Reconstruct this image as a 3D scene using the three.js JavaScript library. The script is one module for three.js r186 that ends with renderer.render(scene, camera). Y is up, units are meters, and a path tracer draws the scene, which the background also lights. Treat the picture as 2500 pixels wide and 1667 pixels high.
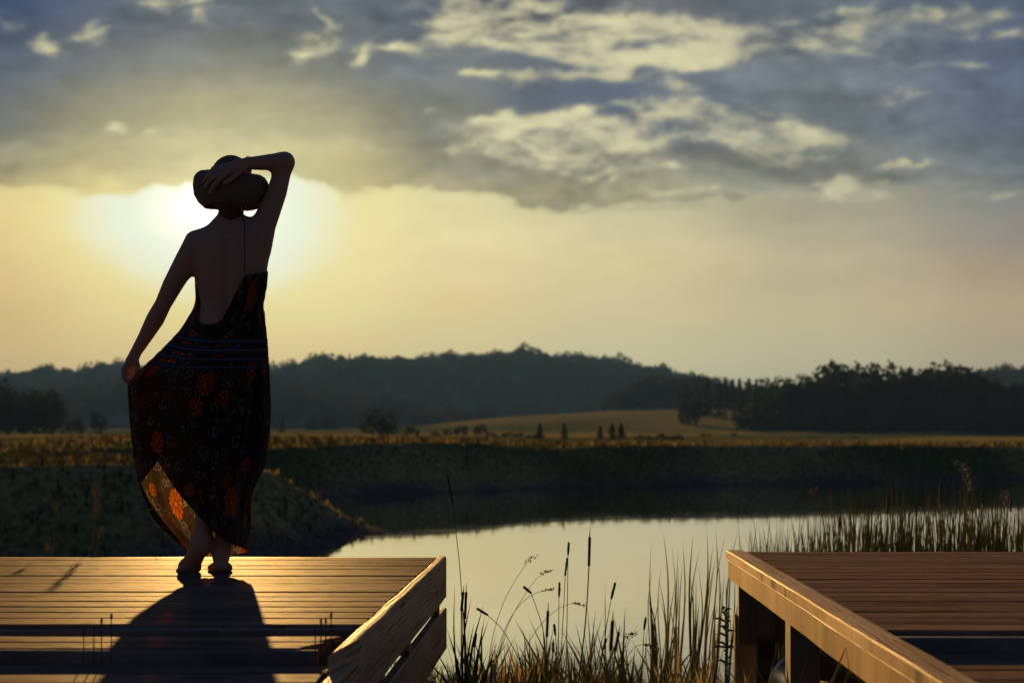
import * as THREE from 'three';
import { mergeGeometries } from 'three/addons/utils/BufferGeometryUtils.js';

// ---------------------------------------------------------------- camera, sky, sun, exposure
const F = 3472, CX = 1250, YH = 1055, PW = 2500, PH = 1667;   // lens of the photograph, in its pixels: a 50 mm lens held level at its horizon
const HW = 1.7, DECK = HW - 0.585;                             // eye above the water, deck above the water (metres)
const EXPOSURE = 2.0;
const scene = new THREE.Scene();
const camera = new THREE.PerspectiveCamera(2 * Math.atan(YH / F) * 180 / Math.PI, PW / (2 * YH), 0.1, 9000);
camera.position.set(0, HW, 0);
camera.lookAt(0, HW, -10);
camera.setViewOffset(PW, 2 * YH, 0, 0, PW, PH);
camera.focus = 5.9;
camera.userData.fStop = 3.2;
scene.add(camera);

const renderer = new THREE.WebGLRenderer({ antialias: true });
renderer.setSize(1024, 682);
renderer.toneMapping = THREE.LinearToneMapping;
renderer.toneMappingExposure = EXPOSURE;
renderer.shadowMap.enabled = true;

const SUN_AZ = Math.atan((520 - CX) / F), SUN_EL = Math.atan((YH - 525) / F * Math.cos(SUN_AZ));
const sunDir = new THREE.Vector3(Math.sin(SUN_AZ) * Math.cos(SUN_EL), Math.sin(SUN_EL), -Math.cos(SUN_AZ) * Math.cos(SUN_EL));
const sun = new THREE.DirectionalLight(new THREE.Color().setRGB(1, 0.56, 0.17), 4.6);
sun.position.copy(sunDir).multiplyScalar(60);
sun.target.position.set(0, 0.5, -6);
sun.position.add(sun.target.position);
sun.castShadow = true;
sun.shadow.radius = 1.2;
sun.shadow.mapSize.set(4096, 4096);
Object.assign(sun.shadow.camera, { left: -14, right: 14, top: 10, bottom: -10, near: 1, far: 140 });
sun.shadow.camera.updateProjectionMatrix();
scene.add(sun, sun.target);

// ---------------------------------------------------------------- numbers: seeded random, noise, small maths
function rng(seed) { let s = seed >>> 0; return () => { s = (s + 0x6D2B79F5) | 0; let t = Math.imul(s ^ (s >>> 15), 1 | s); t = (t + Math.imul(t ^ (t >>> 7), 61 | t)) ^ t; return ((t ^ (t >>> 14)) >>> 0) / 4294967296; }; }
const NT = new Float32Array(65536); { const r = rng(77); for (let i = 0; i < 65536; i++) NT[i] = r() * 2 - 1; }
function noise(x, y) {
  const xi = Math.floor(x), yi = Math.floor(y); let fx = x - xi, fy = y - yi;
  fx = fx * fx * (3 - 2 * fx); fy = fy * fy * (3 - 2 * fy);
  const a = xi & 255, b = (xi + 1) & 255, c = (yi & 255) << 8, d = ((yi + 1) & 255) << 8;
  const p = NT[a | c], q = NT[b | c], r = NT[a | d], s = NT[b | d];
  return p + (q - p) * fx + (r - p + (p - q - r + s) * fx) * fy;
}
function fbm(x, y, n = 5) { let a = 0.5, v = 0; for (let i = 0; i < n; i++) { v += a * noise(x, y); const t = x * 1.6 - y * 1.2; y = x * 1.2 + y * 1.6 + 17.3; x = t + 9.1; a *= 0.52; } return v; }
const clamp = (x, a = 0, b = 1) => x < a ? a : x > b ? b : x;
const smooth = (a, b, x) => { const t = clamp((x - a) / (b - a)); return t * t * (3 - 2 * t); };
const lerp = (a, b, t) => a + (b - a) * t;
function table(rows, x, k = 1) {           // piecewise linear: rows of [x, v1, v2 ...]
  if (x <= rows[0][0]) return rows[0][k];
  for (let i = 1; i < rows.length; i++) if (x <= rows[i][0]) return lerp(rows[i - 1][k], rows[i][k], (x - rows[i - 1][0]) / (rows[i][0] - rows[i - 1][0]));
  return rows[rows.length - 1][k];
}
const lin = (c) => c <= 0.04045 ? c / 12.92 : Math.pow((c + 0.055) / 1.055, 2.4);
const rgb = (r, g, b) => new THREE.Color().setRGB(r, g, b);

// ---------------------------------------------------------------- the sky: air, the glow round a veiled sun, broken evening cloud
const COLS = [-900, 0, 300, 520, 800, 1100, 1500, 2000, 2500, 3400];
const AIR = [[-500, ['4c5c7c', '4e5e7e', '566688', '566688', '5c6c88', '6a7c94', '6a7e8c', '5c6e80', '485a70', '425064']],
  [0, ['4e5e74', '54667c', '5e6e80', '667682', '708084', '82969a', '788c92', '687a88', '526478', '485668']],
  [150, ['5e6a80', '6e788a', '7a828c', '828a8e', '8a928e', '8ea0a0', '7d8e96', '69768a', '556280', '4b5672']],
  [300, ['7e8084', '96948a', 'aaa68c', 'b8b48e', 'b4b094', 'aeac96', 'b4b096', '838a88', '5a6882', '505a74']],
  [420, ['a09878', 'd2c286', 'e2d494', 'e6da9a', 'e2d69c', 'd4cca0', 'c2ba98', 'a09e8c', '747e84', '606878']],
  [480, ['a49a74', 'dcc888', 'e6dc98', 'e8de9c', 'e6dca0', 'dcd6a2', 'c8c39b', 'a5a188', '808480', '6c7078']],
  [560, ['a49672', 'dcc684', 'e8da94', 'e8dc98', 'e6dc9e', 'dfd7a2', 'ceC99c'.toLowerCase(), 'aba68a', '8f8b80', '787672']],
  [650, ['a0906c', 'd4b97c', 'e0ca86', 'e6d48c', 'e2d69a', 'dacf9b', 'd0c896', 'b6af8c', 'a0947a', '82796c']],
  [750, ['9c8c6a', 'cdb478', 'dac682', 'dec986', 'ded296', 'd6ca91', 'ccc496', 'beb68f', 'ac9e7d', '8c806e']],
  [850, ['9a8c6e', 'cdb67d', 'd6c082', 'd8c386', 'dac88c', 'd4ca94', 'c8c498', 'bab691', 'aaa082', '8c8472']],
  [1055, ['988c72', 'c8b482', 'd2be88', 'd4c08a', 'd4c490', 'cec696', 'c2c09a', 'b4b294', 'a69e86', '888478']]];
const SHADE = [[-500, ['42506e', '46546f', '525e78', '566278', '58647a', '5c687e', '606a80', '5a6680', '4a5674', '444e6a']],
  [0, ['3c4b6c', '3c4b6c', '586276', '606a78', '646c78', '606878', '6c7078', '5e6876', '525f74', '485468']],
  [150, ['58627a', '545e70', '606876', '666c76', '687078', '646c78', '6e7580', '6e7680', '5c667e', '4e5872']],
  [300, ['666c78', '646a74', '707272', '8e8878', '8a8678', '6c7072', '5f6a7c', '6e767e', '626c80', '545e74']],
  [400, ['7a766c', '878270', '9c8f73', 'c8bc8c', 'b0a682', '848278', '87847a', '7e827e', '6c747e', '606878']],
  [480, ['9a8c68', 'bcaa72', 'cdb97d', 'dccb8c', 'c4b688', 'a59b80', 'a29c80', '96948a', '80827e', '707276']]];
for (const t of [AIR, SHADE]) for (const r of t) r[1] = r[1].map((h) => [0, 2, 4].map((i) => lin(parseInt(h.slice(i, i + 2), 16) / 255)));
const out3 = [0, 0, 0];
function grid(t, X, Y) {
  let i = 0; while (i < COLS.length - 2 && X > COLS[i + 1]) i++;
  let j = 0; while (j < t.length - 2 && Y > t[j + 1][0]) j++;
  const fx = smooth(COLS[i], COLS[i + 1], X), fy = smooth(t[j][0], t[j + 1][0], Y), a = t[j][1], b = t[j + 1][1];
  for (let k = 0; k < 3; k++) out3[k] = lerp(lerp(a[i][k], a[i + 1][k], fx), lerp(b[i][k], b[i + 1][k], fx), fy);
  return out3;
}
// the lower rim of the grey cloud sheet, then lit rags of cloud: [X, Y, half width, half height, strength, slant]
const RIM = [[-900, 440], [0, 462], [110, 452], [200, 470], [310, 482], [400, 456], [520, 452], [640, 452], [720, 450], [780, 470], [850, 484], [930, 466], [1000, 456], [1080, 472], [1160, 486], [1260, 512], [1370, 532], [1490, 520], [1620, 500], [1800, 486], [2200, 470], [3400, 430]];
const LIT = [[430, 8, 110, 24, .6, 0], [100, 102, 40, 22, .85, .5], [128, 122, 30, 18, .8, .5], [230, 82, 56, 26, .8, -.2], [20, 62, 40, 24, .4, 0], [490, 48, 40, 22, .45, -.4], [600, 70, 40, 18, .3, 0], [750, 106, 62, 30, 1, -.35], [795, 42, 18, 26, .6, -.8], [850, 60, 40, 14, .35, -.3],
  [895, 142, 42, 32, 1.1, -.5], [1010, 128, 62, 24, .95, .1], [298, 318, 32, 20, 1, .3], [372, 332, 50, 12, .4, .1], [925, 366, 22, 16, .6, .4], [1112, 368, 28, 20, .7, -.4], [1190, 190, 40, 12, .6, -.1], [1060, 278, 40, 10, .35, -.4],
  [1110, 60, 90, 60, 1, .1], [1180, 20, 110, 40, 1, 0], [1300, 60, 150, 46, 1.05, .15], [1440, 66, 190, 50, 1, .05], [1260, 122, 120, 26, 1, .2], [1480, 150, 150, 26, 1.1, .1], [1640, 90, 190, 50, .85, -.1], [1720, 160, 170, 26, 1, -.1], [1900, 120, 260, 34, .75, -.1], [2050, 60, 220, 34, .55, -.15], [2300, 50, 240, 26, .45, -.15], [2440, 92, 120, 14, .5, -.15],
  [1330, 196, 110, 14, 1.1, .05], [1500, 196, 140, 13, 1.1, .12], [1690, 222, 80, 14, .9, .25], [1300, 300, 130, 26, .85, .0], [1470, 300, 190, 24, .8, -.04], [1560, 420, 200, 14, .5, -.05], [1780, 470, 200, 10, .4, -.06], [1700, 280, 160, 26, .8, .1], [1840, 300, 180, 26, .65, .12], [2200, 240, 200, 12, .35, -.05], [2300, 160, 160, 10, .35, -.1], [1990, 330, 120, 16, .5, .15], [1340, 360, 170, 40, .75, .1], [1620, 350, 260, 34, .75, .1], [1400, 420, 180, 40, .5, .25],
  [2060, 448, 130, 16, .75, .08], [2120, 470, 120, 14, .8, -.08], [2030, 425, 60, 16, .7, .1], [2190, 398, 90, 8, .5, -.1], [2330, 478, 100, 8, .45, -.1], [2460, 488, 50, 10, .6, -.2], [1900, 372, 120, 8, .4, .05]];
const LENS = [[1450, 232, 250, 30, 1, .06], [1330, 250, 160, 22, .6, 0], [1735, 320, 84, 10, .8, .05], [1440, 346, 78, 9, .8, -.06], [1870, 380, 150, 9, .45, -.03], [1420, 500, 150, 16, .6, .06], [1640, 496, 130, 8, .5, -.08]];
function blobs(list, X, Y) {
  let v = 0;
  for (const [bx, by, rx, ry, s, k] of list) {
    const dx = X - bx; if (dx > 2 * rx || dx < -2 * rx) continue;
    const dy = Y - by - k * dx * 0.6; if (dy > 2 * ry || dy < -2 * ry) continue;
    const q = (dx * dx) / (rx * rx) + (dy * dy) / (ry * ry);
    if (q < 4) v += s * Math.exp(-q * 1.1);
  }
  return v;
}
function skyAt(az, el) {                    // az 0 = straight ahead
  const inv = 1 / EXPOSURE;
  const lim = Math.min(Math.abs(az), 0.6), tz = Math.tan(lim) + (Math.abs(az) - lim) * 1.2;
  const X = CX + Math.sign(az) * F * tz, ec = Math.min(el, 0.9);
  const Y = YH - F * Math.tan(ec) / Math.cos(Math.min(Math.abs(az), 0.6));
  const far = smooth(0.42, 1.3, Math.abs(az)), high = smooth(-40, -900, Y);
  const oct = far > 0.5 || high > 0.6 ? 4 : 6;
  // cloud texture: stretched along the horizon, more so low down
  const n1 = fbm(X / 330 + 3, Y / 150 + 5, oct), n2 = fbm(X / 120 + 31, Y / 62 + 12, oct), n3 = fbm(X / 620 + 60, Y / 105 + 40, oct), n4 = fbm(X / 46 + 11, Y / 30 + 71, 3), q1 = X + 0.9 * Y + 120 * n1, q2 = Y - 0.10 * X + 40 * n1, fil = 0.6 * fbm(q1 / 190 + 7, q2 / 52 + 3, oct) + 0.5 * fbm(q1 / 60 + 2, q2 / 26 + 9, oct > 5 ? 5 : 3);
  const wx = X + 70 * n1 + 44 * n2 + 16 * n4, wy = Y + 34 * n1 + 24 * n2 + 9 * n4;
  const c = grid(AIR, X + 60 * n1, Y + 18 * n3); const low = smooth(380, 600, Y); let r = c[0] * (1 + 0.11 * low), g = c[1] * (1 + 0.04 * low), b = c[2] * (1 + 0.06 * low);
  // faint streaks of thin cloud
  const st = 1 + (0.10 * n3 + 0.10 * fil) * smooth(900, 520, Y); r *= st; g *= st; b *= st;
  // sheet of grey cloud
  let m = smooth(-8, 15, table(RIM, X) + 20 * n1 + 30 * n2 + 20 * n4 - Y);
  const open = smooth(1040, 1330, X + 130 * n1) * smooth(-1300, -700, -X);
  const keepLow = smooth(330, 420, Y + 30 * n1) * smooth(1440, 1160, X + 110 * n2 + 60 * fil);
  m *= lerp(1, Math.max(keepLow * 0.75, smooth(0.1, 0.36, n1 + 0.25 * n3) * lerp(0.42, 0.3, smooth(1700, 2000, X))), open);
  m = lerp(m, smooth(-0.22, 0.3, n1 + 0.5 * n3 + 0.25 * high), Math.max(far, high) * 0.85);
  const s = grid(SHADE, X, Y + 30 * n2), tx = 1 + 0.26 * n1 + 0.22 * n2 + 0.46 * fil + 0.08 * n4;
  r = lerp(r, s[0] * tx, m); g = lerp(g, s[1] * tx, m); b = lerp(b, s[2] * 0.94 * tx, m);
  // dark lens clouds
  const d = clamp(blobs(LENS, wx, wy) * (1.15 + 1.0 * n2) - 0.12) * 0.85;
  const warm = smooth(240, 340, Y);
  r = lerp(r, lerp(0.112, 0.27, warm), d); g = lerp(g, lerp(0.138, 0.25, warm), d); b = lerp(b, lerp(0.19, 0.19, warm), d);
  // lit rags
  let l = blobs(LIT, wx, wy);
  if (far > 0 || high > 0) l = Math.max(l, 0.8 * Math.max(far, high) * smooth(0.12, 0.42, n1 + 0.3 * n2) * (1 - 0.6 * high));
  l = smooth(0.04, 1.3, Math.min(l, 1.15) * 0.92 + (1.45 * fil + 0.35 * n4) * smooth(0, 0.35, l)) * 0.94; l *= 1 - 0.5 * d;
  const near = Math.exp(-Math.pow((X - 900) / 1500, 2));
  const lr = lerp(0.30, 0.66, near) * (1 - 0.45 * far), lg = lerp(0.29, 0.61, near) * (1 - 0.42 * far), lb = lerp(0.24, 0.38, near) * (1 - 0.3 * far);
  const body = 1 + 0.22 * n2 + 0.4 * fil + 0.16 * n4; r = lerp(r, lr * body, l); g = lerp(g, lg * body, l); b = lerp(b, lb * (0.35 + 0.65 * body), l);
  // glow of the sun through the gap, veiled by the sheet above it
  const dx = (X - 515) / 330, dy = (Y - 515 - 20 * n1) / (Y < 515 ? 230 : 215), q = Math.sqrt(dx * dx + dy * dy);
  const veil = lerp(1, 0.10, m), core = smooth(1.2, 0.62, q + 0.10 * n2) * veil, halo = 0.72 * Math.exp(-Math.pow(Math.max(0, q - 0.8), 2) * 1.5) * lerp(1, 0.5, m), hot = Math.exp(-q * q * 9) * lerp(1, 0.25, m);
  r = lerp(r, 0.93, halo); g = lerp(g, 0.83, halo); b = lerp(b, 0.38, halo);
  const added_lining = m * (1 - m) * 4 * Math.exp(-q * q * 0.12) * 0.55;   // lit fringe of the cloud sheet
  r = lerp(r, 0.80, added_lining); g = lerp(g, 0.74, added_lining); b = lerp(b, 0.36, added_lining);
  r = lerp(r, 0.88, core); g = lerp(g, 0.93, core); b = lerp(b, 0.72, core);
  r += 0.8 * hot; g += 0.75 * hot; b += 0.6 * hot;
  // away from the sun the evening sky dims
  const dim = lerp(1, 0.68, smooth(0.5, 2.2, Math.abs(az))) * lerp(1, 0.75, smooth(0.3, 1.2, el)) * inv * lerp(1.1, 1.02, smooth(0.03, 0.2, el));
  const blue = smooth(0.4, 1.6, Math.abs(az)) * 0.6 + smooth(0.3, 1.0, el) * 0.4;   // and turns blue
  return [r * dim * lerp(1, 0.46, blue), g * dim * lerp(1, 0.84, blue), b * dim * lerp(1, 1.55, blue)];
}
function makeSky() {                       // the whole dome coarsely, then the part with fine cloud at full size
  const W = 4096, H = 2048, S = 4, w = W / S, h = H / S, data = new Float32Array(W * H * 4), low = new Float32Array(w * h * 3);
  const azOf = (u) => { let a = (u - 0.25) * 2 * Math.PI; return a > Math.PI ? a - 2 * Math.PI : a; };
  for (let j = h / 2 - 2; j < h; j++) for (let i = 0; i < w; i++) low.set(skyAt(azOf((i + 0.5) / w), ((j + 0.5) / h - 0.5) * Math.PI), (j * w + i) * 3);
  for (let j = 0; j < H; j++) {
    const el = ((j + 0.5) / H - 0.5) * Math.PI, y = clamp((j + 0.5) / S - 0.5, 0, h - 1.001), y0 = Math.floor(y), fy = y - y0;
    for (let i = 0; i < W; i++) {
      const o = (j * W + i) * 4; data[o + 3] = 1;
      if (el < -0.01) { data[o] = 0.03 / EXPOSURE; data[o + 1] = 0.036 / EXPOSURE; data[o + 2] = 0.045 / EXPOSURE; continue; }
      const az = azOf((i + 0.5) / W);
      if (Math.abs(az) < 0.5 && el < 0.38) { data.set(skyAt(az, el), o); continue; }
      const x = (i + 0.5) / S - 0.5 + w, x0 = Math.floor(x), fx = x - x0, a = (y0 * w + x0 % w) * 3, b = (y0 * w + (x0 + 1) % w) * 3, r = w * 3;
      for (let k = 0; k < 3; k++) data[o + k] = lerp(lerp(low[a + k], low[b + k], fx), lerp(low[a + r + k], low[b + r + k], fx), fy);
    }
  }
  const t = new THREE.DataTexture(data, W, H, THREE.RGBAFormat, THREE.FloatType);
  t.mapping = THREE.EquirectangularReflectionMapping; t.magFilter = t.minFilter = THREE.LinearFilter; t.colorSpace = THREE.LinearSRGBColorSpace; t.needsUpdate = true;
  return t;
}
const sky = makeSky();
scene.background = sky;
scene.environment = sky;

// ---------------------------------------------------------------- helpers for objects
const taken = {};
function numbered(name) { const n = taken[name] = (taken[name] ?? -1) + 1; return n ? name + '_' + String(n).padStart(3, '0') : name; }
function tag(o, label, category, group) { o.userData.label = label; o.userData.category = category; if (group) o.userData.group = group; return o; }
function thing(name, label, category, pos = [0, 0, 0], group) { const o = new THREE.Group(); o.name = numbered(name); o.position.set(...pos); scene.add(o); return tag(o, label, category, group); }
function part(parent, name, geometry, material) { const m = new THREE.Mesh(geometry, material); m.name = name; m.castShadow = m.receiveShadow = true; parent.add(m); return m; }
function struct(name, geometry, material, kind = 'structure') { const m = part(scene, numbered(name), geometry, material); m.userData.kind = kind; return m; }
function copyOf(o, pos, turn, label, group) { const c = o.clone(); c.name = numbered(o.name.replace(/_\d+$/, '')); c.position.set(...pos); c.rotation.y = turn; c.userData = { ...o.userData }; if (label) c.userData.label = label; if (group) c.userData.group = group; scene.add(c); return c; }
const mat = (o) => { const { rgb: c, ...rest } = o; const m = new (rest.transmission !== undefined || rest.clearcoat !== undefined || rest.sheen !== undefined || rest.ior !== undefined ? THREE.MeshPhysicalMaterial : THREE.MeshStandardMaterial)(rest); if (c) m.color.setRGB(...c); m.side = THREE.DoubleSide; return m; };
const at = (px, py, z) => [(px - CX) / F * z, HW - (py - YH) / F * z, -z];
function dataTex(w, h, fn, srgb, rx = 1, ry = 1) {
  const d = new Uint8Array(w * h * 4);
  for (let j = 0; j < h; j++) for (let i = 0; i < w; i++) { const c = fn(i, j), o = (j * w + i) * 4; d[o] = clamp(c[0]) * 255; d[o + 1] = clamp(c[1]) * 255; d[o + 2] = clamp(c[2]) * 255; d[o + 3] = 255; }
  const t = new THREE.DataTexture(d, w, h); t.wrapS = t.wrapT = THREE.RepeatWrapping; t.magFilter = THREE.LinearFilter; t.minFilter = THREE.LinearMipmapLinearFilter; t.generateMipmaps = true;
  if (srgb) t.colorSpace = THREE.SRGBColorSpace; t.repeat.set(rx, ry); t.needsUpdate = true; return t;
}
function geo(pos, idx, uv, col) {
  const g = new THREE.BufferGeometry(); g.setAttribute('position', new THREE.Float32BufferAttribute(pos, 3));
  if (uv) g.setAttribute('uv', new THREE.Float32BufferAttribute(uv, 2)); if (col) g.setAttribute('color', new THREE.Float32BufferAttribute(col, 3));
  if (idx) g.setIndex(idx); g.computeVertexNormals(); return g;
}

// ---------------------------------------------------------------- the land: pond, banks, plain, rising field
const POND = [[-60, -9.5], [-12, -8.7], [0, -8.4], [12, -8.5], [60, -9], [85, -30], [60, -52], [30, -52.5], [18.5, -50.5], [13, -48], [8.5, -45.6], [4.6, -45], [2, -43], [-0.1, -41], [-2, -39.5], [-4.5, -37], [-7.5, -34.5], [-8.4, -32], [-6.5, -29.4], [-4.2, -27.2], [-2.7, -25.7], [-2.05, -24.7], [-2.2, -23.7], [-2.5, -22.3], [-2.7, -20], [-3.4, -18.2], [-5.5, -17], [-12, -17.4], [-60, -18]];
function shoreDistance(x, z) {               // metres from the water's edge, negative over the pond
  let best = 1e9, inside = false;
  for (let i = 0, j = POND.length - 1; i < POND.length; j = i++) {
    const [ax, az] = POND[j], [bx, bz] = POND[i], ex = bx - ax, ez = bz - az;
    const t = clamp(((x - ax) * ex + (z - az) * ez) / (ex * ex + ez * ez)), dx = x - ax - ex * t, dz = z - az - ez * t;
    best = Math.min(best, dx * dx + dz * dz);
    if ((az > z) !== (bz > z) && x < ax + (z - az) / (bz - az) * ex) inside = !inside;
  }
  return inside ? -Math.sqrt(best) : Math.sqrt(best);
}
const FIELD = [[-3000, 1046], [0, 1046], [700, 1048], [1000, 1044], [1100, 1032], [1250, 1018], [1500, 1004], [1750, 1000], [2000, 1012], [2500, 1026], [6000, 1030]];   // crest of the rising field
function landHeight(x, z) {
  const d = shoreDistance(x, z), D = -z;
  if (d < 0) return Math.max(-1.2, d * 0.35) - 0.02;
  const n = fbm(x * 0.35, z * 0.35, 3), n2 = fbm(x * 0.06 + 5, z * 0.06, 3);
  if (z > -10.5) return Math.min(0.5, d * 0.11) + 0.06 * n * smooth(0, 1, d);          // the near shore, under the decks
  const top = 1.22 + 0.16 * smooth(2, -3, x) * smooth(-30, -38, z) + 0.3 * n2;
  let h = top * smooth(0, 1, Math.min(1, d / (2.6 + n * 0.9))) + 0.10 * n * smooth(0, 0.8, d);
  if (D > 55) {
    const px = CX + F * x / D, up = smooth(160, 520, D);
    h = lerp(h, HW + (YH - table(FIELD, px)) / F * 520, up * up) + 0.5 * n2 * smooth(60, 300, D);
    h -= 0.25 * smooth(60, 110, D) * (1 - up);
    if (D > 520) h += (D - 520) * 0.004;
  }
  return h;
}
{
  const zs = []; for (let z = 12; z > -12; z -= 0.8) zs.push(z); for (let z = -12; z > -56; z -= 0.36) zs.push(z); for (let z = -56; z > -3000; z *= 1.035) zs.push(z); zs.push(-3400);
  const N = 300, pos = [], uv = [], idx = [], col = [];
  zs.forEach((z, j) => {
    const half = Math.max(26, -z * 0.62 + 8), wide = Math.max(120, -z * 1.4);
    for (let i = 0; i <= N; i++) {
      const s = i / N * 2 - 1, x = Math.abs(s) < 0.86 ? s / 0.86 * half : Math.sign(s) * lerp(half, wide, (Math.abs(s) - 0.86) / 0.14);
      const h = landHeight(x, z); pos.push(x, h, z); uv.push(x, z);
      // turf and bare clay near the water's edge, dry straw-coloured meadow in patches
      const d = shoreDistance(x, z), clay = smooth(1.0, 0.1, d + 0.8 * fbm(x * 0.7, z * 0.7, 3)), dry = z < -56 ? smooth(-0.25, 0.3, fbm(x * 0.02 + 3, z * 0.009, 4) + 0.25 * smooth(220, 120, -z)) * lerp(1, 0.6, smooth(170, 330, -z)) : smooth(-0.1, 0.4, fbm(x * 0.12, z * 0.1, 4));
      const g = [lerp(0.12, 0.36, dry), lerp(0.135, 0.29, dry), lerp(0.042, 0.1, dry)], c = [0.13, 0.105, 0.085];
      for (let k = 0; k < 3; k++) col.push(lerp(g[k], c[k], clay));
      if (j && i) { const b = j * (N + 1) + i; idx.push(b - N - 2, b - N - 1, b, b - N - 2, b, b - 1); }
    }
  });
  const turf = dataTex(256, 256, (i, j) => { const v = 0.72 + 0.5 * fbm(i / 9, j / 9, 4); return [v, v, v]; }, false, 0.4, 0.4);
  struct('ground', geo(pos, idx, uv, col), mat({ vertexColors: true, roughness: 1, specularIntensity: 0, ior: 1.45, map: turf, bumpMap: turf, bumpScale: 0.05 }));
}
{
  const g = new THREE.PlaneGeometry(180, 60, 1, 1); g.rotateX(-Math.PI / 2);
  const p = g.attributes.position, u = g.attributes.uv; for (let i = 0; i < p.count; i++) u.setXY(i, p.getX(i), p.getZ(i));
  const rip = dataTex(512, 512, (i, j) => { const q = 2 * Math.PI / 512; let v = 0.5; for (const [a, b, s, f] of [[3, 5, .11, 1], [5, 8, .09, 2], [2, 13, .08, 3], [7, 11, .06, 4], [4, 19, .05, 5], [9, 23, .04, 6], [1, 7, .1, 0]]) v += s * Math.sin(q * (a * i + b * j) + f + 1.5 * Math.sin(q * (i * 2 - j) + f)); return [v, v, v]; }, false, 0.16, 0.16);
  const w = struct('pond_water', g, mat({ rgb: [0.03, 0.03, 0.02], roughness: 0.035, ior: 2, clearcoat: 1, clearcoatRoughness: 0.02, bumpMap: rip, bumpScale: 0.002 }));
  w.position.set(0, 0, -34);
}

// ---------------------------------------------------------------- trees far off
function leafCrown(seed, n, size, inside, squash = 1) {     // many small leaf clumps through a crown's volume; inside(random) gives a point in a 1 x 1 x 1 crown
  const R = rng(seed), pos = [], idx = [];
  for (let k = 0; k < n; k++) {
    const [x, y, z] = inside(R), s = size * (0.6 + 0.9 * R());
    const a = R() * 6.28, b = (R() - 0.5) * 1.8, ux = Math.cos(a) * s, uz = Math.sin(a) * s, uy = (R() - 0.5) * s, vx = -Math.sin(a) * Math.sin(b) * s, vz = Math.cos(a) * Math.sin(b) * s, vy = Math.cos(b) * s * squash, i = pos.length / 3;
    pos.push(x - ux, y - uy, z - uz, x + vx * 0.8, y + vy * 0.8, z + vz * 0.8, x + ux, y + uy, z + uz, x - vx * 0.9, y - vy * 0.9, z - vz * 0.9);
    idx.push(i, i + 1, i + 2, i, i + 2, i + 3);
  }
  return geo(pos, idx);
}
function ballPoint(R) { for (;;) { const x = R() * 2 - 1, y = R() * 2 - 1, z = R() * 2 - 1, q = x * x + y * y + z * z; if (q < 1) { const k = Math.pow(q, -0.17); return [x * k, y * k, z * k]; } } }
function lobedCrown(seed, lobes, n, size, tall = 1, wide = 1) {   // a broadleaf crown, 1 m high and about 1 m wide, standing on y = 0
  const R = rng(seed), L = [];
  for (let i = 0; i < lobes; i++) { const a = R() * 6.28, h = R(), r = 0.3 * Math.sqrt(1 - Math.pow(h * 0.9, 2)); L.push([Math.cos(a) * r * wide, 0.2 + 0.6 * h, Math.sin(a) * r * wide, 0.17 + 0.11 * R()]); }
  L.push([0, 0.5, 0, 0.34 * wide]);
  return leafCrown(seed + 1, n, size, (r) => { const l = L[Math.floor(r() * L.length)], p = ballPoint(r); return [l[0] + p[0] * l[3], Math.max(0.02, (l[1] + p[1] * l[3]) * tall), l[2] + p[2] * l[3]]; });
}
function spruceCrown(seed, n, size) {        // 1 m high, tiers of drooping boughs
  return leafCrown(seed, n, size, (r) => { const h = Math.pow(r(), 1.25), t = 0.35 + 0.65 * (1 - (h * 9 % 1)), R0 = 0.2 * (1 - h) * t + 0.012, a = r() * 6.28, q = Math.sqrt(r()) * R0; return [Math.cos(a) * q, 0.06 + h * 0.94 - q * 0.25, Math.sin(a) * q]; }, 0.45);
}
const leafMat = mat({ rgb: [0.03, 0.042, 0.018], roughness: 0.95, transmission: 0.1, ior: 1.4, specularIntensity: 0.1 }), darkLeafMat = leafMat;
const spruceMat = mat({ rgb: [0.022, 0.032, 0.018], roughness: 0.95, ior: 1.4, specularIntensity: 0.1 }), barkMat = mat({ rgb: [0.07, 0.055, 0.042], roughness: 0.95 });
const trunkGeo = (() => { const parts = [new THREE.CylinderGeometry(0.012, 0.026, 0.5, 7)]; parts[0].translate(0, 0.25, 0); for (let i = 0; i < 5; i++) { const g = new THREE.CylinderGeometry(0.003, 0.01, 0.34, 5); g.translate(0, 0.17, 0); g.rotateZ(0.7); g.rotateY(i * 1.3); g.translate(0, 0.26 + i * 0.04, 0); parts.push(g); } return mergeGeometries(parts); })();
const BROAD = [11, 12, 13].map((s) => lobedCrown(s, 12, 900, 0.035, 1, 1)), ROUND = [21, 22].map((s) => lobedCrown(s, 14, 1100, 0.03, 1, 1.3)), SPRUCE = [31, 32, 33].map((s) => spruceCrown(s, 700, 0.03)), BUSH = [41, 42].map((s) => lobedCrown(s, 9, 500, 0.045, 0.9, 1.7));
function tree(name, label, px, foot, top, z, crown, m, group, wide = 1, turn = 0) {   // a tree whose foot and tip are seen at those heights of the picture, z metres away
  const x = (px - CX) / F * z, y0 = HW - (foot - YH) / F * z, hgt = (foot - top) / F * z, g = landHeight(x, -z), base = Math.min(y0, g), H = hgt + (y0 - base);
  const t = thing(name, label, 'tree', [x, base - 0.05, -z], group); t.rotation.y = turn;
  const tr = part(t, 'trunk', trunkGeo, barkMat); tr.scale.set(H * 1.1, H, H * 1.1);
  const c = part(t, 'crown', crown, m); c.scale.set(H * wide, H, H * wide);
  return t;
}

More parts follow.
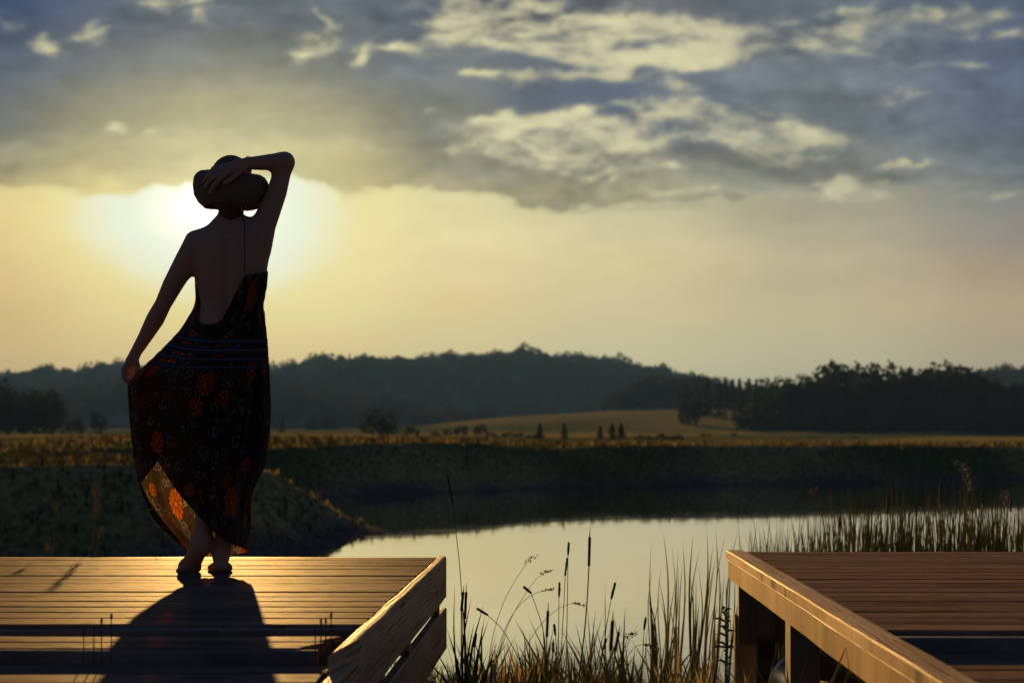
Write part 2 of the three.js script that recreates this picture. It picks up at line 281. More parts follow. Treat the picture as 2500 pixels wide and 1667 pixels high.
// ---------------------------------------------------------------- wooded hills along the skyline
function hill(name, sky, z, depth, foot, seed, count, hgt, m) {
  const n = 120, rows = 14, x0 = sky[0][0], x1 = sky[sky.length - 1][0], pos = [], idx = [], R = rng(seed);
  const ridge = (px) => (YH - table(sky, px)) / F * z;
  const surface = (px, s) => {                 // s 0 at the foot, 1 at the ridge, 2 behind it
    const D = z - depth * (1 - s), prof = s <= 1 ? Math.sin(s * Math.PI / 2) : Math.cos((s - 1) * Math.PI / 2);
    const x = (px - CX) / F * z;
    return [x, HW + lerp(foot, ridge(px) - hgt * 0.75, Math.pow(Math.max(prof, 0), 0.9)) + 2 * fbm(x * 0.02, D * 0.02, 3) * prof, -D];
  };
  for (let j = 0; j <= rows; j++) for (let i = 0; i <= n; i++) { pos.push(...surface(lerp(x0, x1, i / n), j / rows * 2)); if (i && j) { const b = j * (n + 1) + i; idx.push(b - n - 2, b - n - 1, b, b - n - 2, b, b - 1); } }
  struct(name, geo(pos, idx), m.ground);
  const kinds = m.crowns, mats = kinds.map(() => []), q = new THREE.Quaternion(), up = new THREE.Vector3(0, 1, 0);
  for (let k = 0; k < count; k++) {
    const s = k < count * 0.3 ? 0.9 + 0.2 * R() : Math.pow(R(), 0.8), p = surface(lerp(x0, x1, R()), s), h = hgt * (0.6 + 0.75 * R() * R() + (R() < 0.05 ? 0.5 : 0));
    const w = h * (0.75 + 0.5 * R()); q.setFromAxisAngle(up, R() * 6.28);
    mats[Math.floor(R() * R() * kinds.length)].push(new THREE.Matrix4().compose(new THREE.Vector3(p[0], p[1] - h * 0.12, p[2]), q, new THREE.Vector3(w, h, w)));
  }
  kinds.forEach((g, i) => { const im = new THREE.InstancedMesh(g[0], g[1], mats[i].length); im.name = numbered(name + '_forest'); mats[i].forEach((x, k) => im.setMatrixAt(k, x)); im.castShadow = im.receiveShadow = true; im.userData.kind = 'stuff'; scene.add(im); });
}
const WOOD = { ground: mat({ rgb: [0.03, 0.04, 0.018], roughness: 1 }), crowns: [[BROAD[0], leafMat], [BROAD[1], darkLeafMat], [ROUND[0], leafMat], [SPRUCE[0], spruceMat]] };
hill('far_hill', [[-500, 935], [-200, 925], [0, 918], [75, 917], [150, 910], [220, 902], [290, 898], [380, 900], [480, 908], [600, 916], [660, 911], [700, 904], [760, 893], [850, 880], [920, 873], [1000, 877], [1100, 873], [1200, 869], [1310, 866], [1400, 873], [1500, 889], [1560, 901], [1600, 912], [1650, 918], [1690, 930], [1730, 962], [1760, 992], [1850, 992], [1900, 955], [2300, 940], [2900, 950]], 1250, 420, 2, 5, 4200, 13, WOOD);
hill('middle_hill', [[-400, 960], [0, 962], [200, 955], [420, 940], [560, 922], [640, 922], [700, 930], [780, 940], [860, 955], [1000, 985], [1100, 1010], [1200, 1030]], 800, 200, 2.5, 6, 1500, 9, WOOD);
hill('right_far_hill', [[2150, 960], [2300, 915], [2380, 908], [2440, 903], [2500, 906], [2700, 910], [3100, 930]], 820, 200, 3, 7, 900, 10, WOOD);
hill('near_right_rise', [[1480, 985], [1560, 945], [1620, 930], [1690, 936], [1740, 955], [1800, 975], [1850, 985]], 620, 60, 12, 8, 340, 9, WOOD);
scene.fog = new THREE.FogExp2(new THREE.Color().setRGB(0.2, 0.46, 1), 0.00021);

// ---------------------------------------------------------------- timber
function woodTex(seed, tone, w = 1024, h = 256, faded = 0.55) {      // grain along u, knots, drying checks, grey weathering: colour and relief of one set of boards
  const R = rng(seed), knots = [], checks = [];
  for (let i = 0; i < 5; i++) knots.push([R() * w, R() * h, 4 + R() * 7]);
  for (let i = 0; i < 34; i++) checks.push([R() * w, R() * h, 30 + R() * 130, 0.6 + R() * 1.2]);
  const col = new Uint8Array(w * h * 4), hgt = new Uint8Array(w * h * 4), o = seed * 13.7;
  for (let j = 0; j < h; j++) for (let i = 0; i < w; i++) {
    let jj = j, dark = 0, ht = 0.6;
    for (const [kx, ky, kr] of knots) { const dx = (i - kx) / 3.2, dy = j - ky, q = Math.sqrt(dx * dx + dy * dy); if (q < kr * 5) { jj += Math.sign(dy || 1) * kr * 1.2 * Math.exp(-q / kr); if (q < kr * 1.3) dark = Math.max(dark, 0.75 * smooth(kr * 1.3, kr * 0.5, q)); } }
    const wob = 8 * noise(i / 170 + o, j / 90), ring = Math.sin((jj + wob) * 0.42 + 2.4 * noise(i / 300 + o, jj / 26));
    const fine = noise(i / 34 + o, j * 0.9) * 0.6 + noise(i / 12 + o, j * 1.7) * 0.4, broad = fbm(i / 210 + o, j / 60, 3);
    for (const [cx, cy, cl, cw] of checks) { const dx = Math.abs(i - cx); if (dx < cl) { const dy = Math.abs(j - cy - 3 * noise(i / 40, cy)); const ww = cw * (1 - dx / cl) + 0.2; if (dy < ww * 1.6) { dark = Math.max(dark, 0.85 * smooth(ww * 1.6, ww * 0.4, dy)); ht = Math.min(ht, 0.1); } } }
    const v = 1 + 0.2 * ring + 0.34 * fine + 0.4 * broad, grey = clamp(0.28 + 0.7 * broad + 0.2 * fine), p = (j * w + i) * 4;
    for (let k = 0; k < 3; k++) { const base = lerp(tone[k], (tone[0] + tone[1] + tone[2]) / 3 * [1.05, 1, 0.92][k], grey * faded); const l = base * v * (1 - dark); col[p + k] = 255 * clamp(l <= 0.0031308 ? l * 12.92 : 1.055 * Math.pow(l, 1 / 2.4) - 0.055); }
    const z = clamp(ht + 0.12 * ring + 0.2 * fine - 0.35 * dark); hgt[p] = hgt[p + 1] = hgt[p + 2] = 255 * z; col[p + 3] = hgt[p + 3] = 255;
  }
  return [col, hgt].map((d, k) => { const t = new THREE.DataTexture(d, w, h); t.wrapS = t.wrapT = THREE.RepeatWrapping; t.magFilter = THREE.LinearFilter; t.minFilter = THREE.LinearMipmapLinearFilter; t.generateMipmaps = true; if (!k) t.colorSpace = THREE.SRGBColorSpace; t.needsUpdate = true; return t; });
}
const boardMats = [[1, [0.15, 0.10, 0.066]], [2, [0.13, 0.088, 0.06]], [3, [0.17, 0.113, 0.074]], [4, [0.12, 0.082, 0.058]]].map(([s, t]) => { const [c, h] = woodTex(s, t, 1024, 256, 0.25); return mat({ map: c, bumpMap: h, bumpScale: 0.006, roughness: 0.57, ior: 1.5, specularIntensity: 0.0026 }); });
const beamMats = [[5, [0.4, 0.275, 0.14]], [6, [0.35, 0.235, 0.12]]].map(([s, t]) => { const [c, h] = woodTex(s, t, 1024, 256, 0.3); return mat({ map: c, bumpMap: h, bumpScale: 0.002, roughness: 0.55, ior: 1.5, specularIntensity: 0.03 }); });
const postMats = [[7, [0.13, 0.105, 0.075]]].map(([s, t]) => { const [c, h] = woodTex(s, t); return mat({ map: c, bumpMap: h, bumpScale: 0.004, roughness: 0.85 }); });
const steel = mat({ rgb: [0.55, 0.53, 0.5], metalness: 1, roughness: 0.26 }), nailMat = mat({ rgb: [0.12, 0.10, 0.09], metalness: 0.6, roughness: 0.5 });
// a sawn board: length along x, chamfered edges, a little wavy and worn; uv in metres of grain
function plank(len, wid, thick, seed, ends = [0, 0], wave = 0.0018) {
  const R = rng(seed), c = Math.min(0.005, thick * 0.2), prof = [[-wid / 2, -thick], [-wid / 2, -c], [-wid / 2 + c, 0], [-wid / 4, 0.0006], [wid / 4, 0.0006], [wid / 2 - c, 0], [wid / 2, -c], [wid / 2, -thick]], n = Math.max(2, Math.min(14, Math.ceil(len / 0.35)));
  const pos = [], uv = [], idx = [], u0 = R() * 5, v0 = Math.floor(R() * 4) / 4, K = prof.length;
  for (let i = 0; i <= n; i++) {
    const t = i / n, wz = wave * (R() - 0.5) * 2, wy = wave * (R() - 0.5);
    for (let k = 0; k <= K; k++) { const [z, y] = prof[k % K]; pos.push(t * len + (t < 0.01 ? ends[0] : t > 0.99 ? ends[1] : 0) * (z / wid), y + wy, z + wz); uv.push(u0 + t * len / 2.4, v0 + (k === K ? wid * 2 + thick * 2 : k < 2 ? k * thick : thick + (z + wid / 2)) / 0.32); }
  }
  const q = K + 1;
  for (let i = 0; i < n; i++) for (let k = 0; k < K; k++) { const a = i * q + k; idx.push(a, a + 1, a + q + 1, a, a + q + 1, a + q); }
  for (const e of [0, n]) { const b = pos.length / 3; for (let k = 0; k < K; k++) { const a = (e * q + k) * 3; pos.push(pos[a], pos[a + 1], pos[a + 2]); uv.push(pos[a + 2] * 1.6, pos[a + 1] * 1.6); } for (let k = 1; k < K - 1; k++) e ? idx.push(b, b + k, b + k + 1) : idx.push(b, b + k + 1, b + k); }
  const g = new THREE.BufferGeometry(); g.setAttribute('position', new THREE.Float32BufferAttribute(pos, 3)); g.setAttribute('uv', new THREE.Float32BufferAttribute(uv, 2)); g.setIndex(idx);
  const f = g.toNonIndexed(); f.computeVertexNormals(); return f;
}
function beam(parent, name, a, b, wid, hgt, m, seed, ends) {     // a timber whose top middle line runs from a to b
  const A = new THREE.Vector3(...a), B = new THREE.Vector3(...b), len = A.distanceTo(B), o = part(parent, name, plank(len, wid, hgt, seed, ends, 0.0025), m);
  o.position.copy(A); o.rotation.y = -Math.atan2(B.z - A.z, B.x - A.x); o.rotation.z = Math.asin((B.y - A.y) / len); o.rotation.order = 'YXZ'; return o;
}
const zOf = (py) => 0.585 * F / (py - YH), DROP = 0.045;
const leftRim = (z) => lerp(-0.460, -0.307, (z - 3.319) / (6.66 - 3.319)), rightRim = (z) => lerp(0.998, 1.053, (z - 3.396) / (6.98 - 3.396));
const LX0 = -4.2, RX1 = 4.6;
// the deck she stands on, and the lower landing before it
{
  const d = thing('wooden_deck', 'sunlit plank deck under the standing woman, left of the reeds', 'deck', [0, DECK, 0]), R = rng(51), W = 0.145;
  for (let z = 6.655, i = 0; z - W > 4.25; z -= W, i++) { const w = 0.1345 + 0.004 * R(), zc = z - W / 2, xr = leftRim(zc) - 0.043; const b = part(d, 'plank', plank(xr - LX0, w, 0.036, 100 + i, [0, 0]), boardMats[Math.floor(R() * 4)]); b.position.set(LX0, 0.003 * (R() - 0.5), -zc + 0.004 * (R() - 0.5)); b.rotation.x = 0.016 * (R() - 0.5); }
  for (const [zc, y, i] of [[4.085, -0.009, 0], [3.972, -0.010, 1]]) { const b = part(d, 'plank', plank(leftRim(zc) - 0.10 - i * 0.03 - LX0, 0.108, 0.036, 140 + i, [0, -0.06]), boardMats[i]); b.position.set(LX0, y, -zc); }
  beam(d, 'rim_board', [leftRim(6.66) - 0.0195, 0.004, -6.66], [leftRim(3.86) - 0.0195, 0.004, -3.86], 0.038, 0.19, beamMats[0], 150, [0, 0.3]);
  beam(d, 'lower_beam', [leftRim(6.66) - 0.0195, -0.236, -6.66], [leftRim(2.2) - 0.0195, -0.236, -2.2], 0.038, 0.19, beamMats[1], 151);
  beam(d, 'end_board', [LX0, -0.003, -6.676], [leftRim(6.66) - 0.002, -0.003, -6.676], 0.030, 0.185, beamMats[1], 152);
  beam(d, 'joist', [LX0, -0.012, -4.312], [leftRim(4.31) - 0.043, -0.012, -4.312], 0.038, 0.5, postMats[0], 154);
  beam(d, 'joist', [LX0, -0.06, -3.87], [leftRim(3.87) - 0.043, -0.06, -3.87], 0.038, 0.3, postMats[0], 156);
  beam(d, 'riser_board', [LX0, -0.014, -3.905], [leftRim(3.9) - 0.10, -0.014, -3.905], 0.02, 0.19, postMats[0], 153);
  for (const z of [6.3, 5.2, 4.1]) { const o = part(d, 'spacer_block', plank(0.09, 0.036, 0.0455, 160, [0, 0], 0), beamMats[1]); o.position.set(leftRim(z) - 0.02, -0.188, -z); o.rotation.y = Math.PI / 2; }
  for (const [x, z] of [[-0.52, 6.5], [-2.2, 6.5], [-3.9, 6.5], [-0.6, 4.4], [-2.2, 4.4], [-3.9, 4.4]]) { const g = plank(1.3, 0.14, 0.14, 170, [0, 0], 0); const o = part(d, 'post', g, postMats[0]); o.rotation.z = -Math.PI / 2; o.position.set(x - 0.07, -0.045, -z); }
  const l = thing('lower_landing', 'dark shaded plank landing in the near left corner, a step lower', 'deck', [0, DECK - DROP, 0]);
  for (let z = 3.86, i = 0; z > 1.7; z -= W, i++) { const xr = leftRim(z - W / 2) - 0.05; const b = part(l, 'plank', plank(xr - LX0, 0.139, 0.036, 180 + i), boardMats[i % 4]); b.position.set(LX0, 0.001 * (R() - 0.5), -(z - W / 2)); }
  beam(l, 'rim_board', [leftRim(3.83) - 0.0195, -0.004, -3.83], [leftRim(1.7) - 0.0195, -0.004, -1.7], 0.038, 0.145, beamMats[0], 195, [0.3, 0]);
  for (const [x, z] of [[-0.62, 3.2], [-3.4, 3.2], [-0.7, 1.9], [-3.4, 1.9]]) { const o = part(l, 'post', plank(1.0, 0.12, 0.12, 171, [0, 0], 0), postMats[0]); o.rotation.z = -Math.PI / 2; o.position.set(x - 0.06, -0.04, -z); }
}
// the other deck
{
  const d = thing('wooden_deck', 'dark shaded plank deck with sunlit edge boards, right of the reeds', 'deck', [0, DECK, 0]), R = rng(61), W = 0.145;
  for (let z = 6.95, i = 0; z - W > 4.13; z -= W, i++) { const zc = z - W / 2, x0 = rightRim(zc) + 0.094; const b = part(d, 'plank', plank(RX1 - x0, 0.1355 + 0.003 * R(), 0.036, 200 + i), boardMats[Math.floor(R() * 4)]); b.position.set(x0, 0.002 * (R() - 0.5), -zc); b.rotation.x = 0.012 * (R() - 0.5); }
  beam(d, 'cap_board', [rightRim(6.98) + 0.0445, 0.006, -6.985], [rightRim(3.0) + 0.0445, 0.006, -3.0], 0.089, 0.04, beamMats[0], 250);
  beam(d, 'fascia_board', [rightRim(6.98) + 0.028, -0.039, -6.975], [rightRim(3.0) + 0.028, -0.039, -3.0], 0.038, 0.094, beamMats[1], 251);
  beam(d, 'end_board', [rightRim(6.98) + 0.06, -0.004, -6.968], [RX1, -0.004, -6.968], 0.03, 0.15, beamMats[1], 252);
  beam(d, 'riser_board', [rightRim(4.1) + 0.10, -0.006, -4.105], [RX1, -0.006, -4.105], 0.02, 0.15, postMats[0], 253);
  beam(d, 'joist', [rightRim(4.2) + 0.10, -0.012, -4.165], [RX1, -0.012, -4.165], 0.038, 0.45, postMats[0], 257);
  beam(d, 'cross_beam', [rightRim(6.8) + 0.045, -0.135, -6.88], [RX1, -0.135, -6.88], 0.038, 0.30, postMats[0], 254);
  for (const [x, z, wx, wz] of [[1.18, 6.84, 0.085, 0.045], [1.068, 5.5, 0.116, 0.10], [3.0, 6.6, 0.2, 0.2], [1.6, 4.6, 0.2, 0.2], [3.0, 4.6, 0.2, 0.2]]) { const o = part(d, 'post', plank(1.35, wz, wx, 255 + wx * 100, [0, 0], 0), postMats[0]); o.rotation.z = -Math.PI / 2; o.position.set(x, -0.04, -z); o.scale.z = 1; o.position.x = x + wx; }
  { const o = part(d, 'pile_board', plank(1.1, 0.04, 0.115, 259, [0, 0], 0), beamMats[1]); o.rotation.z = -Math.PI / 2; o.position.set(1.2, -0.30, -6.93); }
  const l = thing('lower_landing', 'dark blurred plank landing in the near right corner, a step lower', 'deck', [0, DECK - DROP, 0]);
  for (let z = 4.06, i = 0; z > 1.9; z -= W, i++) { const x0 = rightRim(z) + 0.10; const b = part(l, 'plank', plank(RX1 - x0, 0.139, 0.036, 280 + i), boardMats[i % 4]); b.position.set(x0, 0.001 * (R() - 0.5), -(z - W / 2)); }
  for (const [x, z] of [[1.4, 3.2], [3.6, 3.2], [1.4, 2.2], [3.6, 2.2]]) { const o = part(l, 'post', plank(1.0, 0.12, 0.12, 272, [0, 0], 0), postMats[0]); o.rotation.z = -Math.PI / 2; o.position.set(x - 0.06, -0.04, -z); }
}
// a galvanised pipe lies under the right deck
{
  const p = thing('metal_pipe', 'shiny galvanised metal pipe lying under the right deck', 'pipe', [1.36, 0.52, -3.2]);
  const g = new THREE.CylinderGeometry(0.16, 0.16, 3.4, 48, 1, true); g.rotateX(Math.PI / 2); g.translate(0, 0, -1.7); part(p, 'pipe_wall', g, steel);
  for (const z of [0, -0.85, -1.7, -2.55, -3.4]) { const t = new THREE.TorusGeometry(0.161, 0.006, 8, 48); t.translate(0, 0, z); part(p, 'seam_ring', t, steel); }
}

// ---------------------------------------------------------------- the woman: one continuous body from tapered limbs, then clothing
const SP = 5.9 / F;                                            // metres per pixel of the photograph where she stands
const J = (px, py, w = 0) => [(px - CX) / F * (5.9 - w) - (520 - CX) * SP, (HW - DECK) - (py - YH) / F * (5.9 - w), w];   // px, py in the photograph; w metres towards the camera
function surfaceNets(lo, hi, cell, field) {                     // mesh of field = 0, negative inside
  const n = [0, 1, 2].map((k) => Math.ceil((hi[k] - lo[k]) / cell) + 1), [nx, ny, nz] = n, v = new Float32Array(nx * ny * nz), id = new Int32Array(nx * ny * nz).fill(-1), pos = [], idx = [];
  for (let z = 0, o = 0; z < nz; z++) for (let y = 0; y < ny; y++) for (let x = 0; x < nx; x++, o++) v[o] = field(lo[0] + x * cell, lo[1] + y * cell, lo[2] + z * cell);
  const st = [1, nx, nx * ny];
  for (let z = 0; z < nz - 1; z++) for (let y = 0; y < ny - 1; y++) for (let x = 0; x < nx - 1; x++) {
    const o = x + y * nx + z * nx * ny; let c = 0, sx = 0, sy = 0, sz = 0, m = 0;
    for (let k = 0; k < 8; k++) if (v[o + (k & 1) + (k >> 1 & 1) * nx + (k >> 2) * nx * ny] < 0) m |= 1 << k;
    if (m === 0 || m === 255) continue;
    for (let a = 0; a < 8; a++) for (let b = 0; b < 3; b++) { if (a >> b & 1) continue; const e = a | 1 << b; if ((m >> a & 1) === (m >> e & 1)) continue; const va = v[o + (a & 1) + (a >> 1 & 1) * nx + (a >> 2) * nx * ny], vb = v[o + (e & 1) + (e >> 1 & 1) * nx + (e >> 2) * nx * ny], t = va / (va - vb); sx += (a & 1) + (b === 0 ? t : 0); sy += (a >> 1 & 1) + (b === 1 ? t : 0); sz += (a >> 2) + (b === 2 ? t : 0); c++; }
    id[o] = pos.length / 3; pos.push(lo[0] + (x + sx / c) * cell, lo[1] + (y + sy / c) * cell, lo[2] + (z + sz / c) * cell);
  }
  for (let z = 1; z < nz - 1; z++) for (let y = 1; y < ny - 1; y++) for (let x = 1; x < nx - 1; x++) {
    const o = x + y * nx + z * nx * ny;
    for (let b = 0; b < 3; b++) { const s = v[o] < 0, e = v[o + st[b]] < 0; if (s === e) continue; const p = st[(b + 1) % 3], q = st[(b + 2) % 3], A = id[o], B = id[o - p], C = id[o - p - q], D = id[o - q]; s ? idx.push(A, B, C, A, C, D) : idx.push(A, C, B, A, D, C); }
  }
  const g = new THREE.BufferGeometry(); g.setAttribute('position', new THREE.Float32BufferAttribute(pos, 3)); g.setIndex(idx);
  const nrm = new Float32Array(pos.length), e = cell * 0.5;
  for (let i = 0; i < pos.length; i += 3) { const [x, y, z] = [pos[i], pos[i + 1], pos[i + 2]]; const a = field(x + e, y, z) - field(x - e, y, z), b = field(x, y + e, z) - field(x, y - e, z), c = field(x, y, z + e) - field(x, y, z - e), l = Math.hypot(a, b, c) || 1; nrm[i] = a / l; nrm[i + 1] = b / l; nrm[i + 2] = c / l; }
  g.setAttribute('normal', new THREE.Float32BufferAttribute(nrm, 3)); return g;
}
const bone = (a, b, ra, rb) => ({ a, d: [b[0] - a[0], b[1] - a[1], b[2] - a[2]], l: (b[0] - a[0]) ** 2 + (b[1] - a[1]) ** 2 + (b[2] - a[2]) ** 2, ra, rb });
const boneDist = (k, x, y, z) => { const px = x - k.a[0], py = y - k.a[1], pz = z - k.a[2], t = clamp((px * k.d[0] + py * k.d[1] + pz * k.d[2]) / k.l), dx = px - k.d[0] * t, dy = py - k.d[1] * t, dz = pz - k.d[2] * t; return Math.sqrt(dx * dx + dy * dy + dz * dz) - lerp(k.ra, k.rb, t); };
const smin = (a, b, k) => { const h = Math.max(k - Math.abs(a - b), 0) / k; return Math.min(a, b) - h * h * k * 0.25; };
const chain = (pts) => pts.slice(1).map((p, i) => bone(pts[i][0], p[0], pts[i][1], p[1]));
// torso: [photo y, left edge, right edge, half depth, centre w]
const TORSO = [[548, 545, 600, 0.055, 0], [560, 500, 640, 0.07, 0], [575, 478, 652, 0.085, 0.0], [600, 474, 656, 0.098, 0.0], [655, 474, 653, 0.104, 0.0], [700, 477, 650, 0.1, -0.01], [745, 480, 641, 0.094, -0.02], [790, 472, 648, 0.105, -0.005], [840, 470, 645, 0.108, 0.01], [890, 474, 642, 0.102, 0.012], [930, 485, 630, 0.08, 0.01]];
const torsoDist = (x, y, z) => {
  const py = 1400 - y / SP, c = clamp(py, 548, 930), L = (table(TORSO, c, 1) - 520) * SP, R = (table(TORSO, c, 2) - 520) * SP, b = table(TORSO, c, 3), w = table(TORSO, c, 4), a = (R - L) / 2;
  const furrow = c < 800 ? 0.012 * Math.exp(-(((x - (L + R) / 2) / 0.022) ** 2)) * (z > w ? 1 : 0) : 0;
  const dx = (x - (L + R) / 2) / a, dz = (z - w) / b, dy = (py - c) * SP, q = Math.sqrt(dx * dx + dz * dz), d = (q - 1) * Math.min(a, b) * 0.9 + furrow;
  return d > 0 ? Math.hypot(d, dy) : Math.max(d, Math.abs(dy) - 0.001);
};
const limbs = [
  chain([[J(478, 592, 0.005), 0.047], [J(452, 640), 0.046], [J(420, 698, -0.005), 0.041], [J(397, 744, -0.01), 0.034], [J(378, 780, -0.03), 0.0375], [J(352, 826, -0.045), 0.029], [J(330, 862, -0.06), 0.0235]]),
  chain([[J(622, 600, 0.0), 0.058], [J(645, 545, 0.005), 0.05], [J(675, 470, 0.0), 0.0415], [J(694, 402, -0.005), 0.034]]),
  chain([[J(695, 393, -0.005), 0.035], [J(660, 397, 0.025), 0.034], [J(628, 399, 0.055), 0.029], [J(604, 400, 0.085), 0.0255]]),
  chain([[J(594, 870, 0.01), 0.074], [J(590, 960, 0), 0.068], [J(577, 1110, -0.03), 0.054], [J(566, 1190, 0.005), 0.052], [J(550, 1290, 0.0), 0.036], [J(540, 1345, 0.01), 0.031]]),
  chain([[J(524, 870, 0.01), 0.074], [J(520, 960, -0.02), 0.068], [J(512, 1105, -0.09), 0.054], [J(508, 1190, -0.03), 0.052], [J(497, 1280, 0.03), 0.036], [J(492, 1318, 0.05), 0.031]]),
  // her right foot stands flat, seen from the heel
  chain([[J(539, 1352, 0.015), 0.031], [J(538, 1380, 0.035), 0.031]]), chain([[J(539, 1360, -0.02), 0.028], [J(537, 1383, -0.10), 0.026], [J(536, 1391, -0.17), 0.014]]), chain([[J(515, 1388, -0.11), 0.017], [J(558, 1388, -0.10), 0.016]]),
  // her left foot rests on the ball, heel lifted, turned out
  chain([[J(492, 1318, 0.05), 0.031], [J(490, 1336, 0.055), 0.031]]), chain([[J(488, 1325, 0.04), 0.03], [J(472, 1355, 0.0), 0.029], [J(455, 1380, -0.035), 0.024]]), chain([[J(484, 1340, 0.05), 0.026], [J(476, 1384, -0.03), 0.02]]), chain([[J(448, 1386, -0.03), 0.021], [J(474, 1389, -0.04), 0.017]]),
];
const toes = [];
for (let i = 0; i < 5; i++) { const t = i / 4; toes.push(bone(J(lerp(516, 556, t), 1389, -0.13), J(lerp(513, 560, t), 1394, -0.185 + 0.03 * t), 0.0115 - 0.002 * t, 0.009 - 0.0015 * t)); toes.push(bone(J(lerp(442, 472, t), 1389, -0.05), J(lerp(433, 466, t), 1394, -0.085), 0.0125 - 0.003 * t, 0.01 - 0.0025 * t)); }
const bodyField = (x, y, z) => {
  let d = torsoDist(x, y, z);
  for (const c of limbs) { let q = 1e9; for (const k of c) q = Math.min(q, boneDist(k, x, y, z)); if (q < d + 0.06) d = smin(d, q, 0.035); }
  if (y < 0.08) for (const k of toes) { const q = boneDist(k, x, y, z); d = smin(d, q, 0.008); }
  if (y > 1.4) { d = smin(d, boneDist(neck, x, y, z), 0.05); d = smin(d, boneDist(neckLow, x, y, z), 0.06); }
  return d;
};
const neck = bone(J(563, 555, -0.005), J(562, 490, -0.02), 0.05, 0.047), neckLow = bone(J(530, 562, 0), J(598, 562, 0), 0.035, 0.035);
// head: skull, jaw, nose, brow, ears, facing away from the camera and slightly up
const HC = J(562, 455, -0.045);
const headField = (x, y, z) => {
  const X = x - HC[0], a = 0.12, Y = (y - HC[1]) * Math.cos(a) + (z - HC[2]) * Math.sin(a), Z = -(y - HC[1]) * Math.sin(a) + (z - HC[2]) * Math.cos(a);
  let d = (Math.hypot(X / 0.074, (Y - 0.018) / 0.092, (Z - 0.008) / 0.094) - 1) * 0.074;
  d = smin(d, (Math.hypot(X / 0.056, (Y + 0.052) / 0.062, (Z + 0.035) / 0.062) - 1) * 0.056, 0.04);
  d = smin(d, boneDist(bone([0, 0.012, -0.092], [0, -0.026, -0.112], 0.009, 0.013), X, Y, Z), 0.014);
  for (const s of [-1, 1]) {
    d = smin(d, (Math.hypot((X - s * 0.077) / 0.009, (Y + 0.008) / 0.031, (Z - 0.012) / 0.018) - 1) * 0.009, 0.008);
    d = smin(d, boneDist(bone([s * 0.012, 0.03, -0.088], [s * 0.046, 0.028, -0.072], 0.008, 0.007), X, Y, Z), 0.012);
    d = Math.max(d, -(Math.hypot(X - s * 0.032, Y - 0.008, Z + 0.094) - 0.013));
    d = Math.min(d, Math.hypot(X - s * 0.032, Y - 0.008, Z + 0.079) - 0.012);
  }
  d = smin(d, boneDist(bone([-0.022, -0.056, -0.092], [0.022, -0.056, -0.092], 0.007, 0.007), X, Y, Z), 0.006);
  d = Math.max(d, -boneDist(bone([-0.022, -0.0565, -0.1], [0.022, -0.0565, -0.1], 0.0016, 0.0016), X, Y, Z));
  return smin(d, boneDist(neck, x, y, z), 0.03);
};
// hands: palm plus five fingers, each its own chain
const fingerField = (palm, fingers, k = 0.012) => (x, y, z) => { let d = 1e9; for (const b of palm) d = smin(d, boneDist(b, x, y, z), 0.02); for (const f of fingers) { let q = 1e9; for (const b of f) q = Math.min(q, boneDist(b, x, y, z)); d = smin(d, q, k * 0.5); } return d; };
// her left hand closed on a fold of the skirt
const lPalm = [...chain([[J(330, 862, -0.06), 0.0235], [J(322, 880, -0.06), 0.025]]), bone(J(316, 886, -0.045), J(303, 903, -0.04), 0.0155, 0.0135), bone(J(322, 889, -0.065), J(310, 908, -0.065), 0.0155, 0.0135), bone(J(327, 889, -0.085), J(317, 910, -0.09), 0.015, 0.013)];
const lFing = [0, 1, 2, 3].map((i) => chain([[J(301 + i * 5.5, 903 + i * 2, -0.035 - i * 0.02), 0.0105], [J(301 + i * 5, 924 + i * 1.5, -0.025 - i * 0.02), 0.0098], [J(313 + i * 3.5, 936 + i * 0.5, -0.03 - i * 0.02), 0.009], [J(324 + i * 2, 930, -0.045 - i * 0.018), 0.0078]]));
lFing.push(chain([[J(331, 882, -0.045), 0.0125], [J(336, 900, -0.03), 0.0108], [J(331, 917, -0.03), 0.0095], [J(324, 926, -0.032), 0.008]]));
// her right hand spread on the crown of the hat
const rPalm = [...chain([[J(604, 400, 0.085), 0.0255], [J(586, 403, 0.106), 0.022]]), bone(J(584, 403, 0.108), J(545, 408, 0.118), 0.0145, 0.0125), bone(J(584, 408, 0.112), J(544, 417, 0.13), 0.0145, 0.0125), bone(J(586, 414, 0.108), J(548, 427, 0.135), 0.0145, 0.012)];
const rFing = [0, 1, 2, 3].map((i) => { const ln = [0.92, 1.06, 1, 0.8][i], x0 = 545 + (i === 3 ? 3 : 0), y0 = 407 + i * 8; return chain([[J(x0, y0, 0.118 + i * 0.006), 0.0105], [J(x0 - 20 * ln, y0 + 4 + i * 2, 0.125 + i * 0.006), 0.0098], [J(x0 - 36 * ln, y0 + 14 + i * 4, 0.122 + i * 0.006), 0.009], [J(x0 - 45 * ln, y0 + 25 + i * 5, 0.113 + i * 0.006), 0.0075]]); });
rFing.push(chain([[J(590, 412, 0.115), 0.0125], [J(574, 430, 0.135), 0.0108], [J(560, 440, 0.145), 0.0095], [J(548, 447, 0.145), 0.008]]));
const woman = thing('person', 'barefoot person in sun hat and long patterned dress, one hand on hat, on deck', 'person', [(520 - CX) / F * 5.9, DECK + 0.002, -5.9]);
const skin = mat({ rgb: [0.30, 0.17, 0.115], roughness: 0.6, ior: 1.4, specularIntensity: 0.5 }), hairMat = mat({ rgb: [0.045, 0.028, 0.018], roughness: 0.5, ior: 1.5 });
